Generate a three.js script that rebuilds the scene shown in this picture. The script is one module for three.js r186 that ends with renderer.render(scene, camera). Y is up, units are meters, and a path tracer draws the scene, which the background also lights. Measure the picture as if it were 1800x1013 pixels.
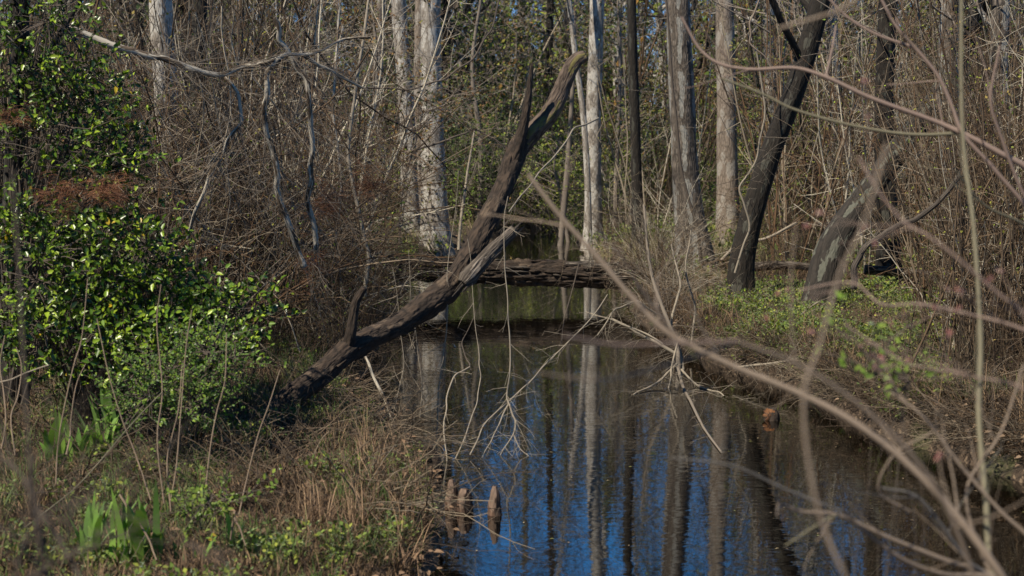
import * as THREE from 'three';
import { mergeGeometries } from 'three/addons/utils/BufferGeometryUtils.js';
import { ImprovedNoise } from 'three/addons/math/ImprovedNoise.js';

// ------------------------------------------------------------------ camera, sky, sun, exposure
const scene = new THREE.Scene();
const FPX = 2600, HORIZON = 250, EYE = 3;                 // focal length in photo pixels, horizon row, eye height above the water
const PITCH = Math.atan((506.5 - HORIZON) / FPX);
const camera = new THREE.PerspectiveCamera(2 * Math.atan(506.5 / FPX) * 180 / Math.PI, 16 / 9, 0.1, 900);
camera.position.set(0, EYE, 0);
camera.rotation.x = -PITCH;
camera.focus = 17.5;
camera.userData.fStop = 2.6;
scene.add(camera);

const renderer = new THREE.WebGLRenderer({ antialias: true });
renderer.toneMapping = THREE.LinearToneMapping;
renderer.toneMappingExposure = 1.28;
renderer.shadowMap.enabled = true;

const SKY_HORIZON = [0.24, 0.38, 0.55], SKY_MID = [0.055, 0.37, 0.95], SKY_TOP = [0.008, 0.03, 0.085];
function makeSky() {
  const w = 64, h = 128, a = new Float32Array(w * h * 4);
  for (let y = 0; y < h; y++) {
    const el = (y + 0.5) / h * 180 - 90, e = Math.max(0, el);
    const t = Math.min(1, e / 12), s = Math.pow(Math.max(0, Math.min(1, (e - 12) / 50)), 0.6);
    for (let x = 0; x < w; x++) for (let c = 0; c < 3; c++) {
      let v = SKY_HORIZON[c] + (SKY_MID[c] - SKY_HORIZON[c]) * t; v += (SKY_TOP[c] - v) * s;
      if (el < 0) v = SKY_HORIZON[c];
      a[(y * w + x) * 4 + c] = v; a[(y * w + x) * 4 + 3] = 1;
    }
  }
  const t = new THREE.DataTexture(a, w, h, THREE.RGBAFormat, THREE.FloatType);
  t.mapping = THREE.EquirectangularReflectionMapping; t.magFilter = THREE.LinearFilter; t.needsUpdate = true;
  return t;
}
const sky = makeSky();
scene.background = sky; scene.environment = sky;

const SUN_TO = new THREE.Vector3(-0.56, 1.0, 0.50).normalize();
const sun = new THREE.DirectionalLight(new THREE.Color(1, 0.91, 0.75), 5.0);
sun.position.copy(SUN_TO).multiplyScalar(90); sun.position.z -= 25; sun.target.position.set(0, 0, -25);
sun.castShadow = true; sun.shadow.mapSize.set(4096, 4096);
Object.assign(sun.shadow.camera, { left: -60, right: 60, top: 60, bottom: -60, near: 1, far: 220 });
scene.add(sun, sun.target);

// ------------------------------------------------------------------ helpers
const V = (x, y, z) => new THREE.Vector3(x, y, z);
function rng(seed) { let a = seed >>> 0; return () => { a = (a + 0x6D2B79F5) | 0; let t = Math.imul(a ^ (a >>> 15), 1 | a); t = (t + Math.imul(t ^ (t >>> 7), 61 | t)) ^ t; return ((t ^ (t >>> 14)) >>> 0) / 4294967296; }; }
const noiser = new ImprovedNoise();
const nz = (x, y, z = 0) => noiser.noise(x, y, z);
const clamp = (v, a = 0, b = 1) => Math.min(b, Math.max(a, v));
const sstep = (a, b, v) => { const t = clamp((v - a) / (b - a)); return t * t * (3 - 2 * t); };
const lerp = (a, b, t) => a + (b - a) * t;
const cP = Math.cos(PITCH), sP = Math.sin(PITCH);
function at(px, py, d) {                                 // the point at horizontal distance d that the photo shows at pixel (px, py)
  const x = (px - 900) / FPX, y = -(py - 506.5) / FPX, yy = y * cP - sP, zz = -(y * sP + cP), k = d / -zz;
  return V(x * k, EYE + yy * k, -d);
}
const names = {};
function numbered(n) { const k = names[n] = (names[n] ?? -1) + 1; return k ? n + '_' + String(k).padStart(3, '0') : n; }
function tag(o, label, category, group, kind) {
  if (label) o.userData.label = label; if (category) o.userData.category = category;
  if (group) o.userData.group = group; if (kind) o.userData.kind = kind; return o;
}
function thing(name, label, category, pos, group) { const g = new THREE.Group(); g.name = numbered(name); if (pos) g.position.copy(pos); scene.add(g); return tag(g, label, category, group); }
function shade(m) { m.castShadow = m.receiveShadow = true; return m; }

class MB {                                               // collects tubes, leaves and blades of one mesh
  constructor() { this.p = []; this.n = []; this.u = []; this.i = []; this.c = null; this.col = null; }
  vert(x, y, z, nx, ny, nz_, u, v) { this.p.push(x, y, z); this.n.push(nx, ny, nz_); this.u.push(u, v); if (this.c) this.c.push(...this.col); return this.p.length / 3 - 1; }
  colored(c) { if (!this.c) this.c = []; this.col = c; return this; }
  // pts: Vector3[]; rad: number[] or [r0, r1]; bump(ang, along, r) -> radius offset
  tube(pts, rad, sides = 4, o = {}) {
    const N = pts.length; if (N < 2) return this;
    const R = rad.length === N ? rad : pts.map((_, k) => lerp(rad[0], rad[1], k / (N - 1)));
    const ring = []; let t = V(), nrm = V(), bin = V(), prev = null, along = 0;
    const rep = o.repeat ?? Math.max(1, Math.round(2 * Math.PI * R[0] / 0.5));
    const off = o.voff ?? 0;
    for (let k = 0; k < N; k++) {
      t.subVectors(pts[Math.min(N - 1, k + 1)], pts[Math.max(0, k - 1)]).normalize();
      if (!prev) { nrm.set(Math.abs(t.y) > 0.9 ? 1 : 0, Math.abs(t.y) > 0.9 ? 0 : 1, 0); } else nrm.copy(prev);
      nrm.addScaledVector(t, -nrm.dot(t)); if (nrm.lengthSq() < 1e-8) nrm.set(t.y, t.z, t.x); nrm.normalize(); prev = nrm.clone(); bin.crossVectors(t, nrm);
      if (k) along += pts[k].distanceTo(pts[k - 1]);
      const row = [], closed = sides > 5 ? sides : sides - 1;
      for (let s = 0; s <= closed; s++) {
        const a = s / sides * 2 * Math.PI, ca = Math.cos(a), sa = Math.sin(a);
        const nx = nrm.x * ca + bin.x * sa, ny = nrm.y * ca + bin.y * sa, nz_ = nrm.z * ca + bin.z * sa;
        let r = R[k]; if (o.bump) r += o.bump(a, along, R[k], k / (N - 1));
        row.push(this.vert(pts[k].x + nx * r, pts[k].y + ny * r, pts[k].z + nz_ * r, nx, ny, nz_, a / (2 * Math.PI) * rep, along + off));
      }
      ring.push(row);
    }
    for (let k = 0; k + 1 < N; k++) for (let s = 0; s < sides; s++) {
      const q = (s + 1) % ring[k].length, a = ring[k][s], b = ring[k][q], c = ring[k + 1][s], d = ring[k + 1][q];
      this.i.push(a, b, c, b, d, c);
    }
    if (o.cap) for (const [k, sgn] of [[0, -1], [N - 1, 1]]) {
      t.subVectors(pts[Math.min(N - 1, k + 1)], pts[Math.max(0, k - 1)]).normalize().multiplyScalar(sgn);
      const cc = pts[k].clone().addScaledVector(t, (o.capOut ?? 0.1) * R[k] );
      const ci = this.vert(cc.x, cc.y, cc.z, t.x, t.y, t.z, 0.5, 0.5);
      const m = ring[k].length, rr = [];
      for (let s = 0; s < m; s++) { const v = ring[k][s] * 3; rr.push(this.vert(this.p[v], this.p[v + 1], this.p[v + 2], t.x, t.y, t.z, 0.1 * Math.cos(s), 0.1 * Math.sin(s))); }
      for (let s = 0; s < sides; s++) { const x = rr[s], y = rr[(s + 1) % m]; sgn > 0 ? this.i.push(x, y, ci) : this.i.push(y, x, ci); }
    }
    if (o.rough) this.needNormals = true;
    return this;
  }
  // a folded leaf: base p, along dir, face normal up, length L, width W
  leaf(p, dir, up, L, W, fold = 0.25, droop = 0.15) {
    const s = V().crossVectors(dir, up).normalize(), n = V().crossVectors(s, dir).normalize();
    const pt = (a, b, h) => V().copy(p).addScaledVector(dir, a * L).addScaledVector(s, b * W * 0.5).addScaledVector(n, h * L);
    const P = [pt(0, 0, 0), pt(0.33, 1, fold * 0.3), pt(0.72, 0.72, fold * 0.25 - droop * 0.4), pt(1, 0, -droop), pt(0.72, -0.72, fold * 0.25 - droop * 0.4), pt(0.33, -1, fold * 0.3), pt(0.5, 0, -droop * 0.1)];
    const nl = n.clone().addScaledVector(s, -fold).normalize(), nr = n.clone().addScaledVector(s, fold).normalize();
    const id = P.map((q, k) => { const m = k === 1 || k === 2 ? nl : k === 4 || k === 5 ? nr : n; return this.vert(q.x, q.y, q.z, m.x, m.y, m.z, q.x * 3, q.z * 3 + q.y); });
    this.i.push(id[0], id[1], id[6], id[1], id[2], id[6], id[2], id[3], id[6], id[3], id[4], id[6], id[4], id[5], id[6], id[5], id[0], id[6]);
    return this;
  }
  // a tiny leaf: two triangles
  chip(p, dir, up, L, W) {
    const s = V().crossVectors(dir, up).normalize(), n = V().crossVectors(s, dir).normalize();
    const q = [[0, 0], [0.45, 0.5], [1, 0], [0.45, -0.5]].map(([a, b]) => { const r = V().copy(p).addScaledVector(dir, a * L).addScaledVector(s, b * W).addScaledVector(n, Math.abs(b) * L * 0.15); return this.vert(r.x, r.y, r.z, n.x, n.y, n.z, r.x, r.z); });
    this.i.push(q[0], q[1], q[2], q[0], q[2], q[3]); return this;
  }
  // a grass or iris blade
  blade(p, dir, side, L, W, bend, seg = 4) {
    const d = dir.clone(), pts = []; const q = p.clone(), b = V(d.x, 0, d.z); if (b.lengthSq() < 1e-6) b.set(1, 0, 0); b.normalize(); const down = V(b.x * 0.6, -1, b.z * 0.6);
    let prev = null; const n = V().crossVectors(side, d).normalize();
    for (let k = 0; k <= seg; k++) {
      const t = k / seg, w = W * 0.5 * (k === seg ? 0.04 : (0.75 + 0.5 * t - 1.1 * t * t * t));
      const nn = V().crossVectors(side, d).normalize();
      const a = this.vert(q.x - side.x * w, q.y - side.y * w, q.z - side.z * w, nn.x, nn.y, nn.z, 0, t * L), c = this.vert(q.x + side.x * w, q.y + side.y * w, q.z + side.z * w, nn.x, nn.y, nn.z, W, t * L);
      if (prev) this.i.push(prev[0], prev[1], a, prev[1], c, a); prev = [a, c];
      q.addScaledVector(d, L / seg); d.addScaledVector(down, bend / seg * (0.4 + t)).normalize();
    }
    return this;
  }
  get tris() { return this.i.length / 3; }
  geo() {
    const g = new THREE.BufferGeometry();
    g.setAttribute('position', new THREE.Float32BufferAttribute(this.p, 3)); g.setAttribute('normal', new THREE.Float32BufferAttribute(this.n, 3));
    g.setAttribute('uv', new THREE.Float32BufferAttribute(this.u, 2)); if (this.c) g.setAttribute('color', new THREE.Float32BufferAttribute(this.c, 3)); g.setIndex(this.i);
    if (this.needNormals) smoothNormals(g);
    return g;
  }
  mesh(name, mat, parent) { const m = shade(new THREE.Mesh(this.geo(), mat)); m.name = parent ? name : numbered(name); (parent ?? scene).add(m); return m; }
}
function smoothNormals(g) {                               // area normals, shared across the seam where a tube's first and last columns meet
  const p = g.attributes.position, n = new Float32Array(p.count * 3), id = g.index.array, key = new Map(), rep = new Int32Array(p.count);
  for (let k = 0; k < p.count; k++) { const s = Math.round(p.getX(k) * 2e4) + '_' + Math.round(p.getY(k) * 2e4) + '_' + Math.round(p.getZ(k) * 2e4); if (!key.has(s)) key.set(s, k); rep[k] = key.get(s); }
  const a = V(), b = V(), c = V();
  for (let k = 0; k < id.length; k += 3) {
    a.fromBufferAttribute(p, id[k]); b.fromBufferAttribute(p, id[k + 1]).sub(a); c.fromBufferAttribute(p, id[k + 2]).sub(a); b.cross(c);
    for (let j = 0; j < 3; j++) { const r = rep[id[k + j]] * 3; n[r] += b.x; n[r + 1] += b.y; n[r + 2] += b.z; }
  }
  for (let k = 0; k < p.count; k++) { a.fromArray(n, rep[k] * 3).normalize(); g.attributes.normal.setXYZ(k, a.x, a.y, a.z); }
}
function spline(pts, n) { return new THREE.CatmullRomCurve3(pts, false, 'centripetal').getPoints(n); }
function path(px, d0, d1 = d0) { return px.map(([x, y, dd], k) => at(x, y, dd ?? lerp(d0, d1, k / Math.max(1, px.length - 1)))); }
function rdir(R, up = 0) { const a = R() * 6.2832, y = R() * 2 - 1, s = Math.sqrt(1 - y * y); return V(Math.cos(a) * s, y + up, Math.sin(a) * s).normalize(); }

// wandering twig with side twigs; returns nothing, fills mb and, if given, the list of tips
function twig(mb, p0, dir, len, r, o, lvl = 0, tips = null) {
  const R = o.R, n = Math.max(2, Math.min(o.seg ?? 7, Math.ceil(len / (o.step ?? 0.25)))), pts = [p0.clone()], d = dir.clone(), q = p0.clone(), ds = [];
  const w = (o.wob ?? 0.25) * (1 + lvl * 0.3), g = (o.up ?? 0)[lvl] ?? (typeof o.up === 'number' ? o.up : 0);
  for (let k = 0; k < n; k++) {
    d.x += (R() - 0.5) * 2 * w; d.y += (R() - 0.5) * 2 * w + g / n; d.z += (R() - 0.5) * 2 * w; d.normalize();
    q.addScaledVector(d, len / n); pts.push(q.clone()); ds.push(d.clone());
  }
  const r1 = r * (lvl < (o.max ?? 2) ? 0.45 : 0.55);
  mb.tube(pts, [r, r1], lvl === 0 ? (o.sides ?? 4) : 3);
  if (tips) { tips.push([q.clone(), d.clone()]); if (lvl >= (o.tipLvl ?? 1)) for (let k = 1; k < pts.length - 1; k++) if (R() < (o.tipP ?? 0.4)) tips.push([pts[k].clone(), ds[k].clone()]); }
  if (lvl >= (o.max ?? 2)) return;
  const cn = Math.round(len * (o.dens[lvl] ?? 3) * (0.7 + 0.6 * R()));
  for (let c = 0; c < cn; c++) {
    const t = lerp(o.from?.[lvl] ?? 0.2, 1, R()), f = t * n, k = Math.min(n - 1, Math.floor(f)), b = pts[k].clone().lerp(pts[k + 1], f - k);
    const nd = ds[k].clone().multiplyScalar(Math.cos(o.ang ?? 0.8)).addScaledVector(rdir(R), Math.sin(o.ang ?? 0.8)).normalize();
    const L = len * (o.ratio?.[lvl] ?? 0.45) * (0.45 + 0.9 * R()) * (1.15 - 0.6 * t);
    twig(mb, b, nd, L, Math.max(o.rmin ?? 0.0016, lerp(r, r1, t) * (o.rr ?? 0.5)), o, lvl + 1, tips);
  }
}

// ------------------------------------------------------------------ textures
function hash(x, y, s) { let h = Math.imul(x, 374761393) + Math.imul(y, 668265263) + Math.imul(s, 2147483647 ^ 0x9E3779B9); h = Math.imul(h ^ (h >>> 13), 1274126177); return ((h ^ (h >>> 16)) >>> 0) / 4294967296; }
function pn(x, y, px, py, s) {
  const xi = Math.floor(x), yi = Math.floor(y), fx = x - xi, fy = y - yi, ux = fx * fx * (3 - 2 * fx), uy = fy * fy * (3 - 2 * fy), m = (a, b) => ((a % b) + b) % b;
  const x0 = m(xi, px), x1 = m(xi + 1, px), y0 = m(yi, py), y1 = m(yi + 1, py);
  return lerp(lerp(hash(x0, y0, s), hash(x1, y0, s), ux), lerp(hash(x0, y1, s), hash(x1, y1, s), ux), uy);
}
function fbm(u, v, fx, fy, oct, s) { let a = 0.5, t = 0, n = 0; for (let k = 0; k < oct; k++) { t += a * pn(u * fx, v * fy, fx, fy, s + k); n += a; a *= 0.5; fx *= 2; fy *= 2; } return t / n; }
const enc = (c) => 255 * (c <= 0.0031308 ? 12.92 * c : 1.055 * Math.pow(c, 1 / 2.4) - 0.055);
function tex(w, h, fn, color = true) {
  const a = new Uint8Array(w * h * 4);
  for (let y = 0; y < h; y++) for (let x = 0; x < w; x++) { const c = fn(x / w, y / h), k = (y * w + x) * 4; for (let j = 0; j < 3; j++) a[k + j] = color ? enc(clamp(c[j])) : clamp(typeof c === 'number' ? c : c[j]) * 255; a[k + 3] = 255; }
  const t = new THREE.DataTexture(a, w, h); t.wrapS = t.wrapT = THREE.RepeatWrapping; t.magFilter = THREE.LinearFilter; t.minFilter = THREE.LinearMipmapLinearFilter; t.generateMipmaps = true;
  if (color) t.colorSpace = THREE.SRGBColorSpace; t.needsUpdate = true; return t;
}
const mixc = (a, b, t) => [lerp(a[0], b[0], t), lerp(a[1], b[1], t), lerp(a[2], b[2], t)];
// bark: long ridges with breaks, blotches of lichen or stain over them
function bark(seed, o) {
  const fis = (u, v) => { const wob = (fbm(u, v, 4, 3, 2, seed + 50) - 0.5) * 0.12; const a = 1 - Math.abs(2 * fbm(u + wob, v, o.fx, o.fy, 3, seed) - 1); return Math.pow(clamp(a), o.sharp ?? 1.5); };
  const map = tex(512, 512, (u, v) => {
    const f = fis(u, v), l = fbm(u, v, 3, 3, 5, seed + 9), m = fbm(u, v, 24, 24, 2, seed + 17), q = fbm(u, v, 2, 5, 3, seed + 31);
    let c = mixc(o.ridge, o.crack, clamp(f * f * 1.2 - 0.15)); c = mixc(c, o.alt ?? o.ridge, clamp((q - 0.45) * 3) * 0.6);
    c = mixc(c, o.lichen, sstep(o.lo ?? 0.56, (o.lo ?? 0.56) + 0.06, l + (m - 0.5) * 0.18) * (o.lk ?? 0.7));
    const g = 0.78 + 0.44 * m; return c.map((x) => x * g);
  });
  const bump = tex(512, 512, (u, v) => { const f = fis(u, v); return clamp(0.85 - 0.75 * f + 0.25 * (fbm(u, v, 20, 20, 3, seed + 3) - 0.5)); }, false);
  return new THREE.MeshStandardMaterial({ map, bumpMap: bump, bumpScale: o.bump ?? 0.012, roughness: 0.92 });
}
const M = {};
M.barkPale = bark(11, { fx: 10, fy: 7, ridge: [0.40, 0.355, 0.305], crack: [0.12, 0.098, 0.08], alt: [0.28, 0.245, 0.205], lichen: [0.50, 0.475, 0.43], lo: 0.55, bump: 0.006 });
M.barkTan = bark(23, { fx: 10, fy: 7, ridge: [0.27, 0.215, 0.17], crack: [0.11, 0.085, 0.065], alt: [0.21, 0.165, 0.13], lichen: [0.34, 0.31, 0.27], lo: 0.58, bump: 0.008 });
M.barkShag = bark(37, { fx: 10, fy: 7, ridge: [0.19, 0.155, 0.125], crack: [0.05, 0.04, 0.032], alt: [0.12, 0.095, 0.075], lichen: [0.33, 0.32, 0.29], lo: 0.57, bump: 0.02, sharp: 1.1 });
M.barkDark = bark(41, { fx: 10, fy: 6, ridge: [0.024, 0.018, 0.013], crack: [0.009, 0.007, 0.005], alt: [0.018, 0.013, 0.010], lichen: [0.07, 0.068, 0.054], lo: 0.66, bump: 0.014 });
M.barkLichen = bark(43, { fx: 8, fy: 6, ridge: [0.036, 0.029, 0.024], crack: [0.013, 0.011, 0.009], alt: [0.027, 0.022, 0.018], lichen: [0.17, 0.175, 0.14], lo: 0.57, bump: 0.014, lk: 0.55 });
M.barkRot = bark(59, { fx: 8, fy: 8, ridge: [0.062, 0.041, 0.028], crack: [0.014, 0.009, 0.006], alt: [0.036, 0.024, 0.017], lichen: [0.11, 0.078, 0.053], lo: 0.60, bump: 0.02, sharp: 1.1 });
M.barkMoss = bark(61, { fx: 8, fy: 8, ridge: [0.13, 0.094, 0.07], crack: [0.035, 0.023, 0.017], alt: [0.08, 0.056, 0.041], lichen: [0.17, 0.145, 0.04], lo: 0.61, bump: 0.012 });
M.woodGrey = bark(67, { fx: 14, fy: 4, ridge: [0.15, 0.122, 0.098], crack: [0.03, 0.023, 0.018], alt: [0.09, 0.072, 0.058], lichen: [0.22, 0.185, 0.155], lo: 0.60, bump: 0.016, sharp: 1.0 });
M.knee = bark(71, { fx: 6, fy: 6, ridge: [0.15, 0.088, 0.06], crack: [0.035, 0.021, 0.015], alt: [0.085, 0.05, 0.036], lichen: [0.23, 0.16, 0.12], lo: 0.56, bump: 0.012 });
M.limbSpot = bark(73, { fx: 5, fy: 6, ridge: [0.15, 0.108, 0.072], crack: [0.05, 0.035, 0.024], alt: [0.09, 0.065, 0.045], lichen: [0.50, 0.45, 0.37], lo: 0.52, bump: 0.004, lk: 0.8 });
const std = (r, g, b, rough = 0.85, extra = {}) => new THREE.MeshStandardMaterial({ color: new THREE.Color().setRGB(r, g, b), roughness: rough, side: THREE.DoubleSide, ...extra });
M.twig = std(1, 1, 1, 0.9);
M.vc = std(1, 1, 1, 0.85, { vertexColors: true });
M.leafGloss = new THREE.MeshPhysicalMaterial({ color: 0xffffff, vertexColors: true, roughness: 0.34, side: THREE.DoubleSide, specularIntensity: 0.9 });
M.leafSoft = new THREE.MeshPhysicalMaterial({ color: 0xffffff, vertexColors: true, roughness: 0.95, side: THREE.DoubleSide, transmission: 0.4, thickness: 0 });
M.vineStem = std(0.27, 0.228, 0.175); M.vineDark = std(0.09, 0.07, 0.055); M.stemPink = std(0.22, 0.155, 0.125, 0.7); M.stemTan = std(0.23, 0.175, 0.13, 0.75); M.stemOlive = std(0.17, 0.15, 0.095, 0.75); M.stemGrey = std(0.14, 0.127, 0.115, 0.75); M.reed = std(0.24, 0.175, 0.12);

// ------------------------------------------------------------------ terrain
const LE = [[-20, -6], [6, -0.9], [10.4, -0.46], [12.4, -0.74], [15.9, -1.53], [19.5, -1.95], [22.9, -1.98], [27.7, -2.15], [34, -2.2], [39, -1.7], [44.6, -0.7], [52, 1.2], [60, 6], [75, 22], [110, 60]];
const RE = [[-20, 12], [6, 9], [10, 5.4], [13, 4.5], [14.4, 4.0], [15.9, 3.67], [17.7, 3.4], [20, 2.75], [24, 2.25], [27.7, 2.1], [35.5, 2.2], [44.6, 1.95], [52, 3.6], [60, 8.5], [75, 25], [110, 63]];
function lin(T, d) { for (let k = 1; k < T.length; k++) if (d <= T[k][0]) { const a = T[k - 1], b = T[k]; return lerp(a[1], b[1], clamp((d - a[0]) / (b[0] - a[0]))); } return T[T.length - 1][1]; }
const creekL = (d) => lin(LE, d) + 0.16 * nz(d * 0.9, 3.3) + 0.08 * nz(d * 3.1, 7.7), creekR = (d) => lin(RE, d) + 0.18 * nz(d * 0.8, 13.3) + 0.08 * nz(d * 2.7, 17.7);
function ground(x, z) {
  const d = -z, l = creekL(d), r = creekR(d), s = x < l ? l - x : x > r ? x - r : -Math.min(x - l, r - x);
  let h;
  if (s < 0) h = -0.04 - Math.min(0.55, -s * 0.45);
  else h = (x < l ? 0.50 : 0.46) * (1 - Math.exp(-s / (x < l ? 0.42 : 0.2))) - 0.04 * Math.exp(-s * 6) + 0.012 * Math.min(s, 30) + Math.min(1, s * 1.5) * (0.10 * nz(x * 0.6, z * 0.6, 1) + 0.05 * nz(x * 1.9, z * 1.9, 4) + 0.02 * nz(x * 6, z * 6, 2)) + (s > 8 ? 0.25 * nz(x * 0.08, z * 0.08, 9) * Math.min(1, (s - 8) / 8) : 0);
  const nb = -0.2 + 1.65 * sstep(9.6, 3.2, d) + 0.05 * nz(x * 1.2, z * 1.2, 6);
  return d < 9.6 ? Math.max(h, nb) : h;
}
const onGround = (x, z, lift = 0) => V(x, ground(x, z) + lift, z);
function hit(px, py) { for (let d = 2; d < 140; d += 0.05) { const p = at(px, py, d); if (p.y < Math.max(0, ground(p.x, p.z))) return p; } return at(px, py, 140); }
{
  const U = 330, W = 420, pos = [], uv = [], id = [];
  const fx = (u) => Math.sign(u) * (Math.abs(u) * 9 + Math.pow(Math.abs(u), 4) * 230), fz = (v) => 12 - (v * 52 + Math.pow(v, 5) * 330);
  for (let j = 0; j <= W; j++) for (let i = 0; i <= U; i++) { const x = fx(i / U * 2 - 1), z = fz(j / W); pos.push(x, ground(x, z), z); uv.push(x / 2.2, z / 2.2); }
  for (let j = 0; j < W; j++) for (let i = 0; i < U; i++) { const a = j * (U + 1) + i, b = a + 1, c = a + U + 1, d = c + 1; id.push(a, b, c, b, d, c); }
  const g = new THREE.BufferGeometry(); g.setAttribute('position', new THREE.Float32BufferAttribute(pos, 3)); g.setAttribute('uv', new THREE.Float32BufferAttribute(uv, 2)); g.setIndex(id); g.computeVertexNormals();
  const map = tex(1024, 1024, (u, v) => { const a = fbm(u, v, 6, 6, 5, 5), b = fbm(u, v, 60, 60, 3, 8), c = fbm(u, v, 130, 40, 2, 12); let q = mixc([0.026, 0.018, 0.013], [0.10, 0.068, 0.045], clamp(a * 0.5 + b * 0.9 - 0.25)); q = mixc(q, [0.17, 0.12, 0.08], sstep(0.66, 0.76, c)); return mixc(q, [0.055, 0.07, 0.02], sstep(0.6, 0.7, fbm(u, v, 5, 5, 4, 77)) * 0.5); });
  const bump = tex(512, 512, (u, v) => clamp(0.6 * fbm(u, v, 40, 40, 4, 8) + 0.4 * fbm(u, v, 90, 30, 2, 12)), false);
  const m = shade(new THREE.Mesh(g, new THREE.MeshStandardMaterial({ map, bumpMap: bump, bumpScale: 0.03, roughness: 1 }))); m.name = 'ground'; m.userData.kind = 'structure'; scene.add(m);
}
{
  const ripple = tex(1024, 1024, (u, v) => clamp(0.5 + 0.9 * (0.45 * (fbm(u, v, 10, 34, 2, 3) - 0.5) + 0.35 * (fbm(u + 0.2 * v, v, 22, 60, 2, 6) - 0.5) + 0.4 * (fbm(u, v, 3, 6, 2, 9) - 0.5))), false);
  const g = new THREE.PlaneGeometry(70, 110, 1, 1); g.rotateX(-Math.PI / 2); g.translate(12, 0, -50);
  const p = g.attributes.position, uv = g.attributes.uv; for (let k = 0; k < p.count; k++) uv.setXY(k, p.getX(k) / 3.2, p.getZ(k) / 3.2);
  const m = shade(new THREE.Mesh(g, new THREE.MeshPhysicalMaterial({ color: new THREE.Color().setRGB(0.0030, 0.0021, 0.0010), roughness: 0.02, ior: 1.85, specularIntensity: 1, clearcoat: 0.4, clearcoatRoughness: 0.01, bumpMap: ripple, bumpScale: 0.003 })));
  m.name = 'water'; m.userData.kind = 'structure'; scene.add(m);
}

// ------------------------------------------------------------------ trees
const fiss = (seed, amp, nA = 7) => (a, s, r) => r * (amp * nz(Math.cos(a) * nA * 0.5 + seed, Math.sin(a) * nA * 0.5, s * 0.7) + amp * 0.8 * nz(Math.cos(a) * nA * 1.6, Math.sin(a) * nA * 1.6 + seed, s * 1.5));
function px(w, d) { return w / FPX * d; }                // a width in photo pixels at distance d, in metres
// a tree whose trunk follows world points; radii in metres per point; limbs from height share
function tree(name, label, o) {
  const R = rng(o.seed), base = o.pts[0].clone(), g = thing(name, label, 'tree', base, o.group), loc = o.pts.map((p) => p.clone().sub(base));
  const n = o.n ?? 60, pts = spline(loc, n), rad = pts.map((_, k) => { const f = k / n * (o.rad.length - 1), i = Math.min(o.rad.length - 2, Math.floor(f)); return lerp(o.rad[i], o.rad[i + 1], f - i); });
  const flare = o.flare ?? 0.35, fl = pts.map((p) => Math.exp(-Math.max(0, p.y) / (o.flareH ?? 0.5)) * flare);
  const R2 = rad.map((r, k) => r * (1 + fl[k]));
  const sd = o.seed * 1.7;
  const tr = new MB().tube(pts, R2, o.sides ?? 22, { bump: (a, s, r, t) => fiss(sd, o.amp ?? 0.10)(a, s, r) + r * (fl[Math.min(n, Math.round(t * n))]) * 0.55 * Math.cos(a * (o.lobes ?? 5) + sd), rough: 1, repeat: Math.max(2, Math.round(2 * Math.PI * rad[0] / 0.45)) });
  for (let k = 0; k < (o.limbs ?? 9); k++) {
    const t = lerp(o.from ?? 0.45, 0.98, (k + R() * 0.7) / (o.limbs ?? 9)), i = Math.min(n - 1, Math.floor(t * n)), az = R() * 6.283, el = lerp(0.25, 1.1, R());
    twig(tr, pts[i], V(Math.cos(az) * Math.cos(el), Math.sin(el), Math.sin(az) * Math.cos(el)), lerp(1.6, 4.2, R()) * (o.limbL ?? 1) * (1.25 - 0.6 * t), rad[i] * lerp(0.25, 0.5, R()), { R, max: 1, dens: [0.9], ratio: [0.5], ang: 0.7, wob: 0.16, up: [0.35, 0.2], seg: 9, sides: 6, step: 0.35, rr: 0.5 });
  }
  const top = pts[n], td = V().subVectors(pts[n], pts[n - 2]).normalize();
  for (let k = 0; k < 3; k++) twig(tr, top, td.clone().addScaledVector(rdir(R), 0.4).normalize(), 3, rad[n] * 0.8, { R, max: 1, dens: [1], ratio: [0.5], ang: 0.7, wob: 0.14, up: [0.3, 0.2], seg: 8, sides: 5, step: 0.4 });
  tr.mesh('trunk', o.mat, g);
  if (o.crown !== 0) {
    const cr = new MB(), tips = o.leafCols ? [] : null; const H = loc[loc.length - 1].y;
    for (let k = 0; k < (o.crown ?? 34); k++) {
      const t = lerp(o.from ?? 0.45, 1, R()), i = Math.min(n, Math.floor(t * n)), az = R() * 6.283, el = lerp(0.1, 1.2, R());
      const b = pts[i].clone().add(V(Math.cos(az), 0.3, Math.sin(az)).multiplyScalar(R() * 1.2 * (o.limbL ?? 1)));
      twig(cr, b, V(Math.cos(az) * Math.cos(el), Math.sin(el), Math.sin(az) * Math.cos(el)), lerp(1.2, 3, R()) * (o.limbL ?? 1), lerp(0.012, 0.022, R()), { R, max: 2, dens: [3.2, 3.2], ratio: [0.42, 0.5], ang: 0.75, wob: 0.16, up: [0.3, 0.2, 0.1], seg: 6, sides: 3, step: 0.35, rmin: o.rmin ?? 0.004, tipP: 0.5 }, 0, tips);
    }
    cr.mesh('crown', M.crownTwig, g);
    if (o.leafCols) { const lf = new MB(); for (const [p, d] of tips) { if (R() > (o.leafP ?? 0.5)) continue; lf.colored(o.leafCols[Math.floor(R() * o.leafCols.length)].map((v) => v * (0.75 + 0.5 * R()))); lf.chip(p, d.clone().addScaledVector(rdir(R), 0.9).normalize(), rdir(R, 0.8), 0.15 + 0.13 * R(), 0.12); } lf.mesh('young_leaves', M.vc, g).userData.kind = 'stuff'; }
  }
  return g;
}
M.crownTwig = std(0.20, 0.165, 0.135);
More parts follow.
